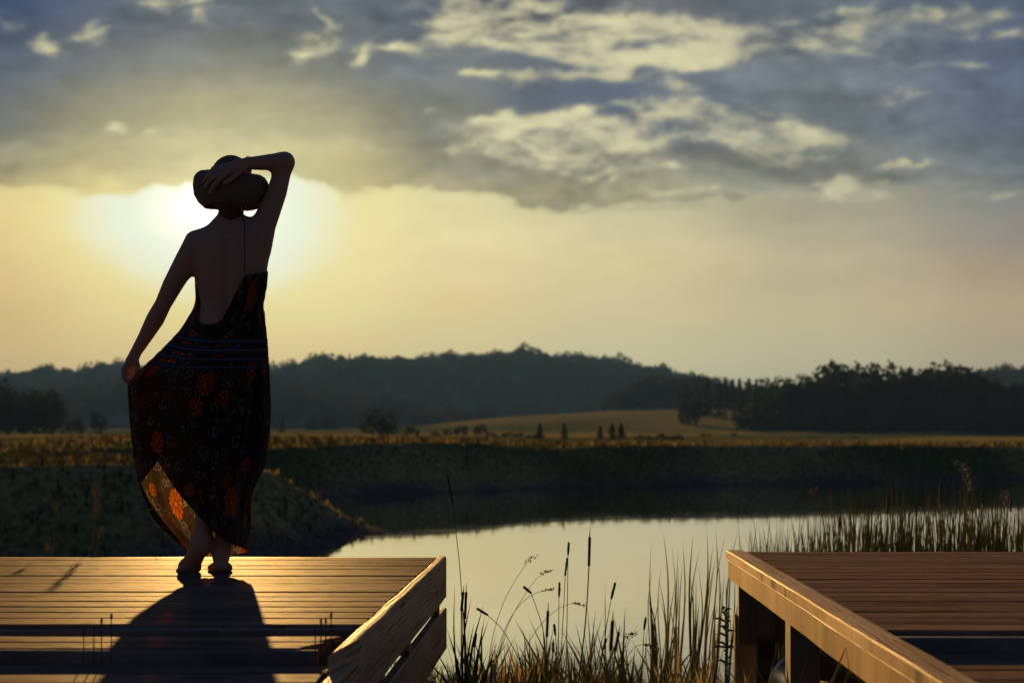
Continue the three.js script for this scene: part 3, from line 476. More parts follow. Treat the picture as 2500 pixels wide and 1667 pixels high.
{
  const box = (pts, m) => { const lo = [1e9, 1e9, 1e9], hi = [-1e9, -1e9, -1e9]; for (const p of pts) for (let k = 0; k < 3; k++) { lo[k] = Math.min(lo[k], p[k] - m); hi[k] = Math.max(hi[k], p[k] + m); } return [lo, hi]; };
  const b = surfaceNets([-0.36, -0.012, -0.24], [0.36, 1.79, 0.2], 0.0085, bodyField);
  const h = surfaceNets([HC[0] - 0.1, HC[1] - 0.17, HC[2] - 0.14], [HC[0] + 0.1, HC[1] + 0.13, HC[2] + 0.12], 0.004, headField);
  const lb = box([J(330, 862, -0.06), J(298, 945, -0.12), J(345, 870, 0)], 0.03), rb = box([J(604, 395, 0.07), J(495, 395, 0.1), J(520, 455, 0.17)], 0.035);
  const l = surfaceNets(...lb, 0.003, fingerField(lPalm, lFing)), r = surfaceNets(...rb, 0.003, fingerField(rPalm, rFing));
  part(woman, 'body', mergeGeometries([b, h, l, r]), skin);
  // long hair under the hat, gathered at the nape, some loose strands
  const hs = [bone(J(562, 440, -0.01), J(560, 490, 0.035), 0.085, 0.062), bone(J(553, 480, 0.03), J(552, 520, 0.03), 0.03, 0.016), bone(J(575, 480, 0.03), J(582, 516, 0.03), 0.035, 0.02), bone(J(564, 490, 0.045), J(563, 532, 0.045), 0.036, 0.02)];
  const hairG = surfaceNets([HC[0] - 0.13, 1.4, -0.15], [HC[0] + 0.13, 1.76, 0.15], 0.005, (x, y, z) => { let d = 1e9; for (const k of hs) d = smin(d, boneDist(k, x, y, z), 0.03); return d + 0.003 * Math.sin(x * 420 + 3 * Math.sin(y * 30)) ; });
  const hair = part(woman, 'hair', hairG, hairMat);
  const R = rng(8), st = [];
  for (let i = 0; i < 16; i++) { const s = i < 8 ? -1 : 1, x = s < 0 ? 512 + R() * 30 : 598 + R() * 16, p = [0, 1, 2, 3].map((k) => new THREE.Vector3(...J(x + s * k * 2 * R() + (R() - 0.5) * 4, 470 + k * (12 + 6 * R()), 0.06 - k * 0.006))); st.push(new THREE.TubeGeometry(new THREE.CatmullRomCurve3(p), 8, 0.0007, 4)); }
  st.forEach((g) => part(hair, 'loose_strand', g, hairMat));
  // hat: soft straw bell, crown pressed by the hand
  const outer = [[0, 379], [12, 380], [24, 385], [34, 393], [41, 402], [46, 412], [49, 421], [54, 426], [64, 429], [74, 433], [83, 441], [88, 450], [90, 459], [88, 474], [80, 490], [67, 505]];
  const prof = [...outer, ...outer.slice().reverse().map(([r, y], i) => [Math.max(0, r - 2.2), y + (i < 7 ? -0.5 : 2)])];
  const hat = new THREE.LatheGeometry(prof.map(([r, y]) => new THREE.Vector2(Math.max(r * SP, 1e-5), (1400 - y) * SP)), 72);
  const hp = hat.attributes.position; for (let i = 0; i < hp.count; i++) { let x = hp.getX(i), y = hp.getY(i), z = hp.getZ(i); const r = Math.hypot(x, z), a = Math.atan2(z, x), f = smooth(0.09, 0.155, r); const wv = f * (0.007 * Math.sin(3 * a + 0.6) + 0.004 * Math.sin(7 * a)); const k = 1 + 0.04 * f * Math.sin(2 * a + 1.2); hp.setXYZ(i, x * k, y + wv + smooth(0.085, 0.125, r) * 0.021 * Math.max(0, -Math.cos(a)) * smooth(1590, 1615, y * 1000), z * 0.95 * k); }
  hat.translate((561.5 - 520) * SP, 0, -0.02); hat.computeVertexNormals();
  const straw = dataTex(256, 256, (i, j) => { const v = 0.5 + 0.28 * Math.sin(i * 0.785) * Math.sin(j * 0.785) + 0.18 * Math.sin(j * 0.3927) + 0.1 * noise(i / 3, j / 3); return [v, v, v]; }, false, 14, 10);
  const hm = part(woman, 'hat', hat, mat({ rgb: [0.16, 0.125, 0.085], roughness: 0.85, ior: 1.45, specularIntensity: 0.3, bumpMap: straw, bumpScale: 0.002, transmission: 0.05 }));
  const band = new THREE.TorusGeometry(47.5 * SP, 0.0035, 8, 64); band.rotateX(Math.PI / 2); band.scale(1, 2.6, 0.95); band.translate((561.5 - 520) * SP, (1400 - 415) * SP, -0.02); part(hm, 'hat_band', band, mat({ rgb: [0.03, 0.026, 0.024], roughness: 0.8 }));
  const br = new THREE.TorusGeometry(0.0285, 0.0016, 8, 40); const bl = part(woman, 'bracelet', br, mat({ rgb: [0.05, 0.03, 0.025], roughness: 0.6 })); bl.position.set(...J(606, 400, 0.083)); bl.rotation.set(0.1, 1.1, 0);
  const tie = new THREE.TubeGeometry(new THREE.CatmullRomCurve3([[590, 520, 0.06], [595, 540, 0.075], [596, 580, 0.098], [597, 630, 0.107], [596, 668, 0.107]].map((p) => new THREE.Vector3(...J(...p)))), 24, 0.0018, 6); part(woman, 'neck_tie', tie, mat({ rgb: [0.02, 0.02, 0.03], roughness: 0.9 }));
}
// ---------------------------------------------------------------- the dress
const EDGE = [[640, 474, 654], [668, 473.5, 654], [700, 475, 651.5], [748, 477, 641], [773, 459, 645], [806, 440, 650], [842, 406, 653], [877, 370, 655], [904, 340, 657], [925, 322, 658], [942, 310, 659], [998, 312.5, 661], [1069, 319, 658.5], [1132, 327, 650], [1163, 333, 637], [1196, 341, 619], [1221, 349, 615.5], [1239, 357, 614], [1270, 373, 612.5], [1295, 397, 611], [1324, 428, 609], [1348, 458, 606], [1362, 475, 604]];
const DEPTH = [[640, 0.112, 0], [700, 0.108, -0.005], [748, 0.103, -0.02], [800, 0.122, -0.003], [850, 0.145, 0.02], [900, 0.155, 0.025], [1000, 0.16, 0.005], [1120, 0.165, -0.02], [1250, 0.15, -0.03], [1362, 0.15, -0.04]];
const FARHEM = [[300, 1150], [339, 1190], [357, 1239], [373, 1270], [397, 1295], [428, 1324], [464, 1352], [510, 1358], [558, 1357], [606, 1347], [640, 1345]];
const NEARHEM = [[300, 1165], [345, 1178], [366, 1150], [384, 1128], [428, 1196], [446, 1218], [509, 1288], [552, 1325], [603, 1343], [640, 1344]];
function skirtPoint(th, py) {                                     // th 0 at her right, PI/2 towards the camera, PI at her left
  const L = table(EDGE, py, 1), R = table(EDGE, py, 2), c = Math.cos(th), s = Math.sin(th), pull = smooth(760, 900, py) * smooth(1420, 1200, py);
  const x = c, px = lerp(L, R, (x + 1) / 2), thin = lerp(1, 0.42 + 0.58 * smooth(-1, 0.15, x), pull);
  const f = smooth(770, 1000, py), fold = f * (0.012 * Math.sin(9 * th + 0.004 * py + 1.1 * Math.sin(2 * th)) + 0.008 * Math.sin(17 * th - 0.006 * py) + 0.012 * Math.sin(5 * th + 0.012 * py)) * Math.abs(s);
  return J(px, py, table(DEPTH, py, 2) + table(DEPTH, py, 1) * s * thin + fold + (s < 0 ? -0.02 * f : 0));
}
{
  const N = 260, M = 150, pos = [], uv = [], idx = [];
  for (let i = 0; i <= N; i++) {
    const th = i / N * 2 * Math.PI, s = Math.sin(th), c = Math.cos(th);
    // neckline: cut low and round at the back (towards the camera), high at the front and sides
    const bx = c * 82 + 561, top = s > 0 ? (bx > 594 ? lerp(664, 672, (652 - bx) / 58) : bx > 553 ? lerp(786, 672, Math.pow((bx - 553) / 41, 0.7)) : bx > 503 ? 792 - 10 * Math.pow(Math.abs(bx - 528) / 25, 3) : lerp(690, 782, smooth(476, 503, bx))) : 664;
    let hem = 1100; for (; hem < 1362; hem += 1.5) { const px = lerp(table(EDGE, hem, 1), table(EDGE, hem, 2), (c + 1) / 2); const hn = table(s > 0 ? NEARHEM : FARHEM, px), blend = smooth(0.0, 0.16, Math.abs(s)); if (hem >= lerp((table(NEARHEM, px) + table(FARHEM, px)) / 2, hn, blend)) break; }
    for (let j = 0; j <= M; j++) { const py = lerp(top, hem, j / M), p = skirtPoint(th, py); pos.push(...p); uv.push(i / N * 3, (1400 - py) / 500); }
  }
  for (let i = 0; i < N; i++) for (let j = 0; j < M; j++) { const a = i * (M + 1) + j, b = a + M + 1; idx.push(a, a + 1, b + 1, a, b + 1, b); }
  // print: dark ground with scrolls, big orange blossoms, bands of small ornament at the hip
  const S = 1024, cv = document.createElement('canvas'); cv.width = cv.height = S; const q = cv.getContext('2d'), R = rng(3);
  q.fillStyle = '#3a2f26'; q.fillRect(0, 0, S, S);
  const wrap = (x, y, fn) => { for (const dx of [-S, 0, S]) for (const dy of [-S, 0, S]) { if (x + dx < -160 || x + dx > S + 160 || y + dy < -160 || y + dy > S + 160) continue; q.save(); q.translate(x + dx, y + dy); fn(); q.restore(); } };
  for (let k = 0; k < 5200; k++) { q.fillStyle = R() < 0.5 ? '#1a1512' : '#5a4c3a'; q.fillRect(R() * S, R() * S, 3, 3); }
  for (let k = 0; k < 260; k++) { const x = R() * S, y = R() * S, r = 10 + R() * 30, a = R() * 6.28, tone = R() < 0.5 ? '#14100e' : R() < 0.5 ? '#b4a488' : '#868ea6'; wrap(x, y, () => { q.strokeStyle = tone; q.lineWidth = 3; q.beginPath(); for (let t = 0; t < 1; t += 0.05) { const u = a + t * 7, rr = r * (1 - t * 0.8); q.lineTo(Math.cos(u) * rr, Math.sin(u) * rr); } q.stroke(); }); }
  const spots = []; for (let k = 0; k < 400 && spots.length < 26; k++) { const c = [R() * S, R() * S, 46 + R() * 46]; if (spots.every((o) => { let dx = Math.abs(o[0] - c[0]), dy = Math.abs(o[1] - c[1]); dx = Math.min(dx, S - dx); dy = Math.min(dy, S - dy); return Math.hypot(dx, dy) > (o[2] + c[2]) * 0.92; })) spots.push(c); }
  spots.forEach(([x, y, r], k) => { const n = 15 + Math.floor(R() * 8), a0 = R(), sq = 0.7 + 0.3 * R(), tilt = R() * 3;
    wrap(x, y, () => { q.rotate(tilt); q.scale(1, sq); for (const [ring, len, wid] of [[0.66, 0.36, 0.13], [0.44, 0.26, 0.1]]) for (let i = 0; i < n; i++) { q.save(); q.rotate(a0 + ring * 3 + i / n * 6.283); q.fillStyle = (k % 5 < 3 ? ['#c86a20', '#b4541c', '#d07c2a', '#a04818'] : ['#5c4030', '#4c3628', '#6a4c36', '#42302a'])[(i + k) % 4]; q.beginPath(); q.ellipse(r * ring, 0, r * len, r * wid, 0, 0, 6.3); q.fill(); q.strokeStyle = '#3c1a0c'; q.lineWidth = 2; q.stroke(); q.beginPath(); q.moveTo(r * 0.2, 0); q.lineTo(r * (ring + len * 0.6), 0); q.stroke(); q.restore(); } q.fillStyle = k % 5 < 3 ? '#c07a26' : '#5a4636'; q.beginPath(); q.arc(0, 0, r * 0.2, 0, 6.3); q.fill(); q.strokeStyle = '#3c1a0c'; q.lineWidth = 3; q.stroke(); }); });
  for (let k = 0; k < 90; k++) { const x = R() * S, y = R() * S, a = R() * 6.28; wrap(x, y, () => { q.rotate(a); q.fillStyle = '#17120f'; q.beginPath(); q.ellipse(0, 0, 24, 8, 0, 0, 6.3); q.fill(); q.strokeStyle = '#857660'; q.lineWidth = 1.6; q.stroke(); q.beginPath(); q.moveTo(-22, 0); q.lineTo(22, 0); q.stroke(); }); }
  const print = new THREE.CanvasTexture(cv); print.colorSpace = THREE.SRGBColorSpace; print.wrapS = print.wrapT = THREE.RepeatWrapping;
  const weave = dataTex(128, 128, (i, j) => { const v = 0.5 + 0.25 * Math.sin(i * 0.785) + 0.25 * Math.sin(j * 0.785); return [v, v, v]; }, false, 30, 30);
  const cloth = mat({ map: print, roughness: 0.95, transmission: 0.5, ior: 1.3, specularIntensity: 0.15, bumpMap: weave, bumpScale: 0.0006 });
  const dress = part(woman, 'dress', geo(pos, idx, uv), cloth);
  // plain dark layer added under the sheer skirt to block light from behind
  { const ps = [], ix = [], n = 96, m = 40; for (let i = 0; i <= n; i++) for (let j = 0; j <= m; j++) { const th = i / n * 2 * Math.PI, py = lerp(775, 1140 - 30 * Math.sin(th), j / m), L = Math.max(table(EDGE, py, 1) + 5, lerp(474, 452, smooth(790, 1000, py))), R = table(EDGE, py, 2) - 4, s = Math.sin(th), c = Math.cos(th); ps.push(...J(lerp(L, R, (c + 1) / 2), py, table(DEPTH, py, 2) + (table(DEPTH, py, 1) * 0.86 - 0.006) * s + 0.006 * Math.sin(7 * th) * smooth(900, 1200, py))); if (i && j) { const a = i * (m + 1) + j; ix.push(a - m - 2, a - 1, a, a - m - 2, a, a - m - 1); } } part(dress, 'added_lining', geo(ps, ix), mat({ rgb: [0.012, 0.012, 0.018], roughness: 0.95, transmission: 0.2, ior: 1.3, specularIntensity: 0.1 })); }
  // woven bands sewn round the hips, a hem binding
  const bandCv = document.createElement('canvas'); bandCv.width = 1024; bandCv.height = 128; const b = bandCv.getContext('2d');
  b.fillStyle = '#17161c'; b.fillRect(0, 0, 1024, 128); for (let k = 0; k < 64; k++) { b.fillStyle = k % 2 ? '#8c8a90' : '#5a6280'; b.beginPath(); b.ellipse(k * 16 + 8, 64, 5, 18, k % 3 - 1, 0, 6.3); b.fill(); b.fillRect(k * 16, 14, 9, 6); b.fillRect(k * 16 + 4, 108, 9, 6); } b.fillStyle = '#5c6478'; b.fillRect(0, 26, 1024, 4); b.fillRect(0, 96, 1024, 4);
  const bt = new THREE.CanvasTexture(bandCv); bt.colorSpace = THREE.SRGBColorSpace; bt.wrapS = THREE.RepeatWrapping;
  const bm = mat({ map: bt, roughness: 0.95, transmission: 0.2, ior: 1.3, specularIntensity: 0.15 });
  const strip = (name, y0, y1, t0, t1, rise) => { const ps = [], us = [], ix = [], n = 80, m = 6; for (let i = 0; i <= n; i++) for (let j = 0; j <= m; j++) { const th = lerp(t0, t1, i / n), py = lerp(y0, y1, j / m) + rise(th); const p = skirtPoint(th, py), l = Math.sin(th) * 0.003; ps.push(p[0] + Math.cos(th) * 0.0015, p[1], p[2] + (Math.sin(th) >= 0 ? 0.0025 : -0.0025) + l * 0); us.push(i / n * 3, 1 - j / m); if (i && j) { const a = i * (m + 1) + j; ix.push(a - m - 2, a - 1, a, a - m - 2, a, a - m - 1); } } part(dress, name, geo(ps, ix, us), bm); };
  const dip = (th) => -14 * smooth(1.6, 3.1, th);
  strip('woven_band', 828, 841, 0.02, 3.12, dip); strip('woven_band', 846, 866, 0.02, 3.12, dip); strip('woven_band', 872, 884, 0.02, 3.12, dip); strip('woven_band', 893, 903, 0.02, 3.12, dip);
}

const NTH = ['first', 'second', 'third', 'fourth', 'fifth', 'sixth', 'seventh', 'eighth', 'ninth', 'tenth', 'eleventh', 'twelfth'];
// ---------------------------------------------------------------- trees and bushes that stand alone on the plain
{
  const G = 'trees on the plain', R = rng(91), pick = (a) => a[Math.floor(R() * a.length)];
  tree('broadleaf_tree', 'big dark round-topped tree standing alone before the hill', 925, 1062, 976, 210, ROUND[0], darkLeafMat, G, 1.05).children[1].position.y = -0.9;
  tree('broadleaf_tree', 'small round dark tree nearest the left wood', 184, 1047, 1010, 240, ROUND[1], darkLeafMat, G, 0.85);
  tree('broadleaf_tree', 'taller narrow dark tree just left of the lifted skirt', 241, 1043, 998, 290, BROAD[0], darkLeafMat, G, 0.72);
  tree('broadleaf_tree', 'hazy round tree left of the big dark tree', 760, 1058, 1010, 420, BROAD[1], leafMat, G, 0.9);
  tree('broadleaf_tree', 'faint twin-topped tree between skirt and big dark tree', 800, 1058, 1000, 460, BROAD[2], leafMat, G, 1);
  tree('spruce_tree', 'hazy cone-shaped tree just right of the skirt', 687, 1060, 1014, 330, SPRUCE[0], spruceMat, G, 1.5);
  for (const [px, foot, top, v, label] of [[1318, 1073, 1031, 0, 'leftmost dark spruce of the pair in the golden field'], [1378, 1074, 1033, 1, 'right-hand dark spruce of the pair in the golden field'], [1466, 1075, 1039, 2, 'shortest spruce of the trio on the field'], [1495, 1082, 1033, 0, 'front and tallest spruce of the trio on the field'], [1517, 1074, 1032, 1, 'right rear spruce of the trio on the field']])
    tree('spruce_tree', label, px, foot, top, 135, SPRUCE[v], spruceMat, 'spruces in the golden field', 2.3, R() * 6);
  for (const [px, foot, top, z, w, label] of [[1003, 1060, 1032, 190, 1, 'small round tree right of the big dark tree'], [1061, 1064, 1050, 160, 1.5, 'lowest round bush right of the big dark tree'], [1092, 1062, 1044, 170, 0.9, 'thin pale bush between two dark field bushes'], [1128, 1061, 1033, 170, 0.9, 'dark round-headed bush at middle of the field'], [1174, 1066, 1030, 155, 0.8, 'upright bush with low tail at middle of the field'], [1200, 1068, 1052, 150, 1.7, 'low spreading bush beside the upright bush'], [1242, 1070, 1052, 145, 1.9, 'wide flat bush left of the spruce pair'], [1268, 1070, 1053, 145, 1.4, 'right half of the wide flat bush pair'], [1299, 1071, 1054, 140, 1.2, 'small bush at foot of the left spruce']])
    tree('field_bush', label, px, foot, top, z, BUSH[Math.floor(px) % 2], darkLeafMat, 'bushes in the golden field', w, R() * 6).userData.category = 'bush';
  [1560, 1585, 1620, 1652].forEach((px, i) => tree('field_bush', ['leftmost of the four dim bushes beyond the right bank', 'second dim bush beyond the right bank', 'third and larger dim bush beyond the right bank', 'fourth dim bush beyond the right bank'][i], px, 1076, 1058 - 4 * (i > 1), 140, BUSH[i % 2], darkLeafMat, 'bushes in the golden field', 1.4, R() * 6).userData.category = 'bush');
  tree('broadleaf_tree', 'dark round bushy tree on the right slope', 1722, 1082, 1052, 200, ROUND[0], darkLeafMat, G, 1.1);
  tree('broadleaf_tree', 'dark square-headed tree beside the round one on the right slope', 1795, 1084, 1048, 200, BROAD[1], darkLeafMat, G, 0.9);
  for (let i = 0; i < 7; i++) tree('slope_bush', NTH[i] + ' low bush from the left in the hedge below the right wood', 1880 + i * 95 + 30 * R(), 1090, 1056 + 8 * R(), 190, BUSH[i % 2], darkLeafMat, 'hedge at foot of the right wood', 2, R() * 6).userData.category = 'bush';
  // the left wood
  for (const [px, top, z, v, label] of [[-10, 905, 250, 0, 'tallest tree at the left edge of the picture'], [60, 925, 255, 1, 'middle tree of the dark left wood'], [20, 935, 240, 2, 'front left tree of the dark left wood'], [105, 940, 250, 0, 'right-hand rounded tree of the dark left wood'], [128, 975, 246, 2, 'lowest tree at right end of the dark left wood'], [85, 955, 236, 1, 'front right tree of the dark left wood'], [-70, 915, 250, 1, 'tree of the left wood cut off by the picture edge']])
    tree('broadleaf_tree', label, px, 1046, top, z, BROAD[v], darkLeafMat, 'trees of the left wood', 0.95, R() * 6);
  // conifers with sky between, then the big wood on the right
  const row = [[1728, 921, 'tall spruce standing left of the bright gap'], [1758, 934, 'left spruce above the bright gap'], [1772, 918, 'tallest pine above the bright gap'], [1790, 922, 'middle pine above the bright gap'], [1806, 920, 'right pine above the bright gap'], [1829, 920, 'lone thin pine right of the bright gap']];
  row.forEach(([px, top, label], i) => { const t = tree('spruce_tree', label, px, i ? 1004 : 1000, top, 400, SPRUCE[i % 3], spruceMat, 'conifers on the ridge', i === 0 ? 1.5 : 1.15, R() * 6); if (i > 1) { t.children[1].scale.y *= 0.62; t.children[1].position.y = (1004 - top) / F * 400 * 0.42; } });
  const wood = [[1700, 946], [1680, 938], [1860, 920], [1848, 930], [1900, 920], [1930, 925], [1965, 914], [2000, 898], [2040, 884], [2062, 878], [2100, 882], [2140, 884], [2180, 880], [2220, 884], [2262, 898], [2300, 890], [2330, 880], [2362, 894], [2395, 908], [2430, 925]];
  wood.forEach(([px, top], i) => tree('broadleaf_tree', i > 7 ? NTH[i - 8] + ' broad tree from the left on the crest of the right wood' : NTH[i] + ' tree in line between the conifers and the crest of the right wood', px, 1040, top - 8, 330 + 20 * (i % 3), i % 2 ? BROAD[i % 3] : ROUND[i % 2], darkLeafMat, i > 7 ? 'crest trees of the right wood' : 'left end trees of the right wood', i > 1 ? 0.85 : 0.6, R() * 6));
  const im = [[], []]; for (let k = 0; k < 260; k++) { const px = 1850 + R() * 800, z = 300 + R() * 50, skyTop = table([[1850, 935], [1960, 920], [2050, 890], [2340, 890], [2400, 915], [2500, 930], [2700, 930]], px), foot = 1070 - 25 * R(), top = lerp(foot - 30, skyTop + 6, Math.pow(R(), 0.7)); const H = (foot - top) / F * z * 1.15, w = H * (0.6 + 0.4 * R()); im[k % 2].push(new THREE.Matrix4().compose(new THREE.Vector3((px - CX) / F * z, HW - (foot - YH) / F * z - 0.3, -z), new THREE.Quaternion().setFromAxisAngle(new THREE.Vector3(0, 1, 0), R() * 6), new THREE.Vector3(w, H, w))); }
  im.forEach((a, i) => { const o = new THREE.InstancedMesh([BROAD[2], ROUND[1]][i], darkLeafMat, a.length); o.name = numbered('right_wood_thicket'); o.userData.kind = 'stuff'; a.forEach((m, k) => o.setMatrixAt(k, m)); o.castShadow = o.receiveShadow = true; scene.add(o); });
}

// ---------------------------------------------------------------- grasses and reeds
function ribbon(pts, w, fold = 0.25, segs = 10, tip = 0.5) {           // a leaf blade along points [x, y, z]: widest low down, drawn to a point
  const c = new THREE.CatmullRomCurve3(pts.map((p) => new THREE.Vector3(...p))), pos = [], idx = [], uv = [], T = new THREE.Vector3(), S = new THREE.Vector3(), N = new THREE.Vector3(), P = new THREE.Vector3();
  const side = new THREE.Vector3().subVectors(c.getPoint(1), c.getPoint(0)).cross(new THREE.Vector3(pts[0][3] ?? 0.3, 0, 1)).normalize();
  for (let i = 0; i <= segs; i++) { const t = i / segs; c.getPoint(t, P); c.getTangent(t, T); S.copy(side).addScaledVector(T, -side.dot(T)).normalize(); N.crossVectors(S, T); const ww = w * (t < tip ? 0.75 + 0.25 * t / tip : 1 - Math.pow((t - tip) / (1 - tip), 1.6)) / 2 + 1e-4; pos.push(P.x - S.x * ww, P.y - S.y * ww, P.z - S.z * ww, P.x + N.x * ww * fold, P.y + N.y * ww * fold, P.z + N.z * ww * fold, P.x + S.x * ww, P.y + S.y * ww, P.z + S.z * ww); uv.push(0, t, 0.5, t, 1, t); if (i) { const b = i * 3; idx.push(b - 3, b - 2, b + 1, b - 3, b + 1, b, b - 2, b - 1, b + 2, b - 2, b + 2, b + 1); } }
  return geo(pos, idx, uv);
}
function stalk(pts, r0, r1, segs = 16, sides = 5) {
  const c = new THREE.CatmullRomCurve3(pts.map((p) => new THREE.Vector3(...p))), g = new THREE.TubeGeometry(c, segs, 1, sides), p = g.attributes.position, v = new THREE.Vector3();
  for (let i = 0; i <= segs; i++) { const q = c.getPointAt(i / segs), r = lerp(r0, r1, i / segs); for (let k = 0; k <= sides; k++) { const o = i * (sides + 1) + k; v.fromBufferAttribute(p, o).sub(q).multiplyScalar(r).add(q); p.setXYZ(o, v.x, v.y, v.z); } }
  return g;
}
const green = mat({ rgb: [0.05, 0.066, 0.022], roughness: 0.7, transmission: 0.15, ior: 1.4, specularIntensity: 0.3 }), olive = mat({ rgb: [0.10, 0.085, 0.035], roughness: 0.7, transmission: 0.3, ior: 1.4, specularIntensity: 0.3 }), straw = mat({ rgb: [0.24, 0.17, 0.075], roughness: 0.75, transmission: 0.35, ior: 1.4, specularIntensity: 0.3 });
const stemMat = mat({ rgb: [0.07, 0.08, 0.03], roughness: 0.6, ior: 1.4, specularIntensity: 0.4 }), brown = mat({ rgb: [0.075, 0.034, 0.018], roughness: 1 }), seedMat = mat({ rgb: [0.15, 0.125, 0.095], roughness: 0.8, transmission: 0.1 }), darkSeed = mat({ rgb: [0.05, 0.05, 0.028], roughness: 0.9, transmission: 0.15 });
const alongLine = (pts, t) => new THREE.CatmullRomCurve3(pts.map((p) => new THREE.Vector3(...p))).getPoint(t);
// picture points -> points relative to a root standing on the ground below the last of them
function rooted(px, z, lean = 0) {
  const w = px.map(([x, y], i) => at(x, y, z + lean * (px.length - 1 - i))), f = w[w.length - 1], y = Math.max(landHeight(f[0], f[2]), -0.05);
  const root = [f[0] + (f[0] - w[w.length - 2][0]) * 0.25, y - 0.02, f[2]];
  return { root, pts: [...w, ...(f[1] > y + 0.1 ? [[lerp(f[0], root[0], 0.6), lerp(f[1], y, 0.55), f[2]]] : []), root].map((p) => [p[0] - root[0], p[1] - root[1], p[2] - root[2]]) };
}
function bristles(a, b, r, n, seed, len = 0.006, thick = 0.0011) {            // a bottle-brush spike between two points
  const R = rng(seed), A = new THREE.Vector3(...a), D = new THREE.Vector3(...b).sub(A), L = D.length(), up = D.clone().normalize(), q = new THREE.Quaternion().setFromUnitVectors(new THREE.Vector3(0, 1, 0), up), gs = [];
  const core = new THREE.CapsuleGeometry(r, L, 4, 8); core.translate(0, L / 2, 0); gs.push(core.toNonIndexed());
  for (let i = 0; i < n; i++) { const c = new THREE.ConeGeometry(thick, len, 3); c.translate(0, len / 2, 0); c.rotateZ(-1.05 + 0.3 * R()); const t = R(); c.translate(r * 0.85 * Math.pow(Math.sin(Math.PI * clamp(t, 0.06, 0.94)), 0.3), 0, 0); c.rotateY(R() * 6.283); c.translate(0, t * L, 0); gs.push(c.toNonIndexed()); }
  gs.forEach((g) => g.deleteAttribute('uv')); const g = mergeGeometries(gs); g.applyQuaternion(q); g.translate(A.x, A.y, A.z); return g;
}
function timothy(label, z, head, stem, r = 0.0042, group) {                     // head: picture points tip, base; stem: onwards to the ground
  const { root, pts } = rooted([head[0], head[1], ...stem], z), t = thing('timothy_grass', label, 'grass', root, group);
  part(t, 'stem', stalk(pts.slice(1).reverse(), 0.0025, 0.0014, 20), stemMat); part(t, 'seed_head', bristles(pts[1], pts[0], r * 0.85, 190, Math.round(head[0][0]), 0.0055, 0.0008), darkSeed);
  return t;
}
function cattail(label, z, head, stem, r = 0.009, leaves = 2, group = 'cattails') {
  const { root, pts } = rooted([head[0], head[1], ...stem], z), t = thing('cattail', label, 'cattail', root, group), A = new THREE.Vector3(...pts[1]), B = new THREE.Vector3(...pts[0]), L = A.distanceTo(B), R = rng(Math.round(head[0][0] * 7));
  part(t, 'stem', stalk(pts.slice(1).reverse(), 0.0042, 0.0022, 18, 6), stemMat);
  r *= 0.85; const h = new THREE.CapsuleGeometry(r, Math.max(0.01, L - r * 2), 6, 14); const p = h.attributes.position; for (let i = 0; i < p.count; i++) { const k = 1 + 0.07 * (R() - 0.5); p.setXYZ(i, p.getX(i) * k, p.getY(i), p.getZ(i) * k); } h.translate(0, L / 2, 0); h.applyQuaternion(new THREE.Quaternion().setFromUnitVectors(new THREE.Vector3(0, 1, 0), B.clone().sub(A).normalize())); h.translate(A.x, A.y, A.z);
  const hd = part(t, 'seed_head', h, brown); const d = B.clone().sub(A).normalize(); part(hd, 'tip', stalk([B.toArray(), B.clone().addScaledVector(d, L * 0.3).toArray()], 0.0022, 0.0006, 4), stemMat);
  const H = pts[1][1]; for (let i = 0; i < leaves; i++) { const a = R() * 6.28, s = 0.06 + 0.1 * R(), hh = H * (0.6 + 0.45 * R()); part(t, 'leaf', ribbon([[0, 0, 0, R() - 0.5], [Math.cos(a) * s * 0.3, hh * 0.4, Math.sin(a) * s * 0.3], [Math.cos(a) * s * 0.6, hh * 0.75, Math.sin(a) * s * 0.6], [Math.cos(a) * s * 1.4, hh, Math.sin(a) * s * 1.4]], 0.012), green); }
  return t;
}
function panicle(label, z, tipPts, m = straw, n = 16, group, size = 1) {              // a loose seed head drooping from the upper part of an arching stem
  const { root, pts } = rooted(tipPts, z), t = thing('seeding_grass', label, 'grass', root, group), R = rng(Math.round(tipPts[0][0] * 3 + z));
  part(t, 'stem', stalk(pts.slice().reverse(), 0.0024, 0.001, 22), m === seedMat ? straw : m);
  const head = pts.slice(0, 3), gs = [];
  for (let i = 0; i < n; i++) { const q = alongLine(head, R() * 0.8), a = R() * 6.28, l = (0.006 + 0.018 * R()) * size, g = new THREE.SphereGeometry(1, 6, 5); g.scale(0.0022 * size, 0.006 * size, 0.0022 * size); g.rotateZ(-Math.cos(a) * 0.8); g.rotateX(Math.sin(a) * 0.8); g.translate(q.x + Math.cos(a) * l, q.y + 0.004 - R() * 0.008, q.z + Math.sin(a) * l); gs.push(g, stalk([[q.x, q.y, q.z], [q.x + Math.cos(a) * l, q.y + 0.002, q.z + Math.sin(a) * l]], 0.0005, 0.0004, 2, 3)); }
  part(t, 'seed_head', mergeGeometries(gs), m); return t;
}
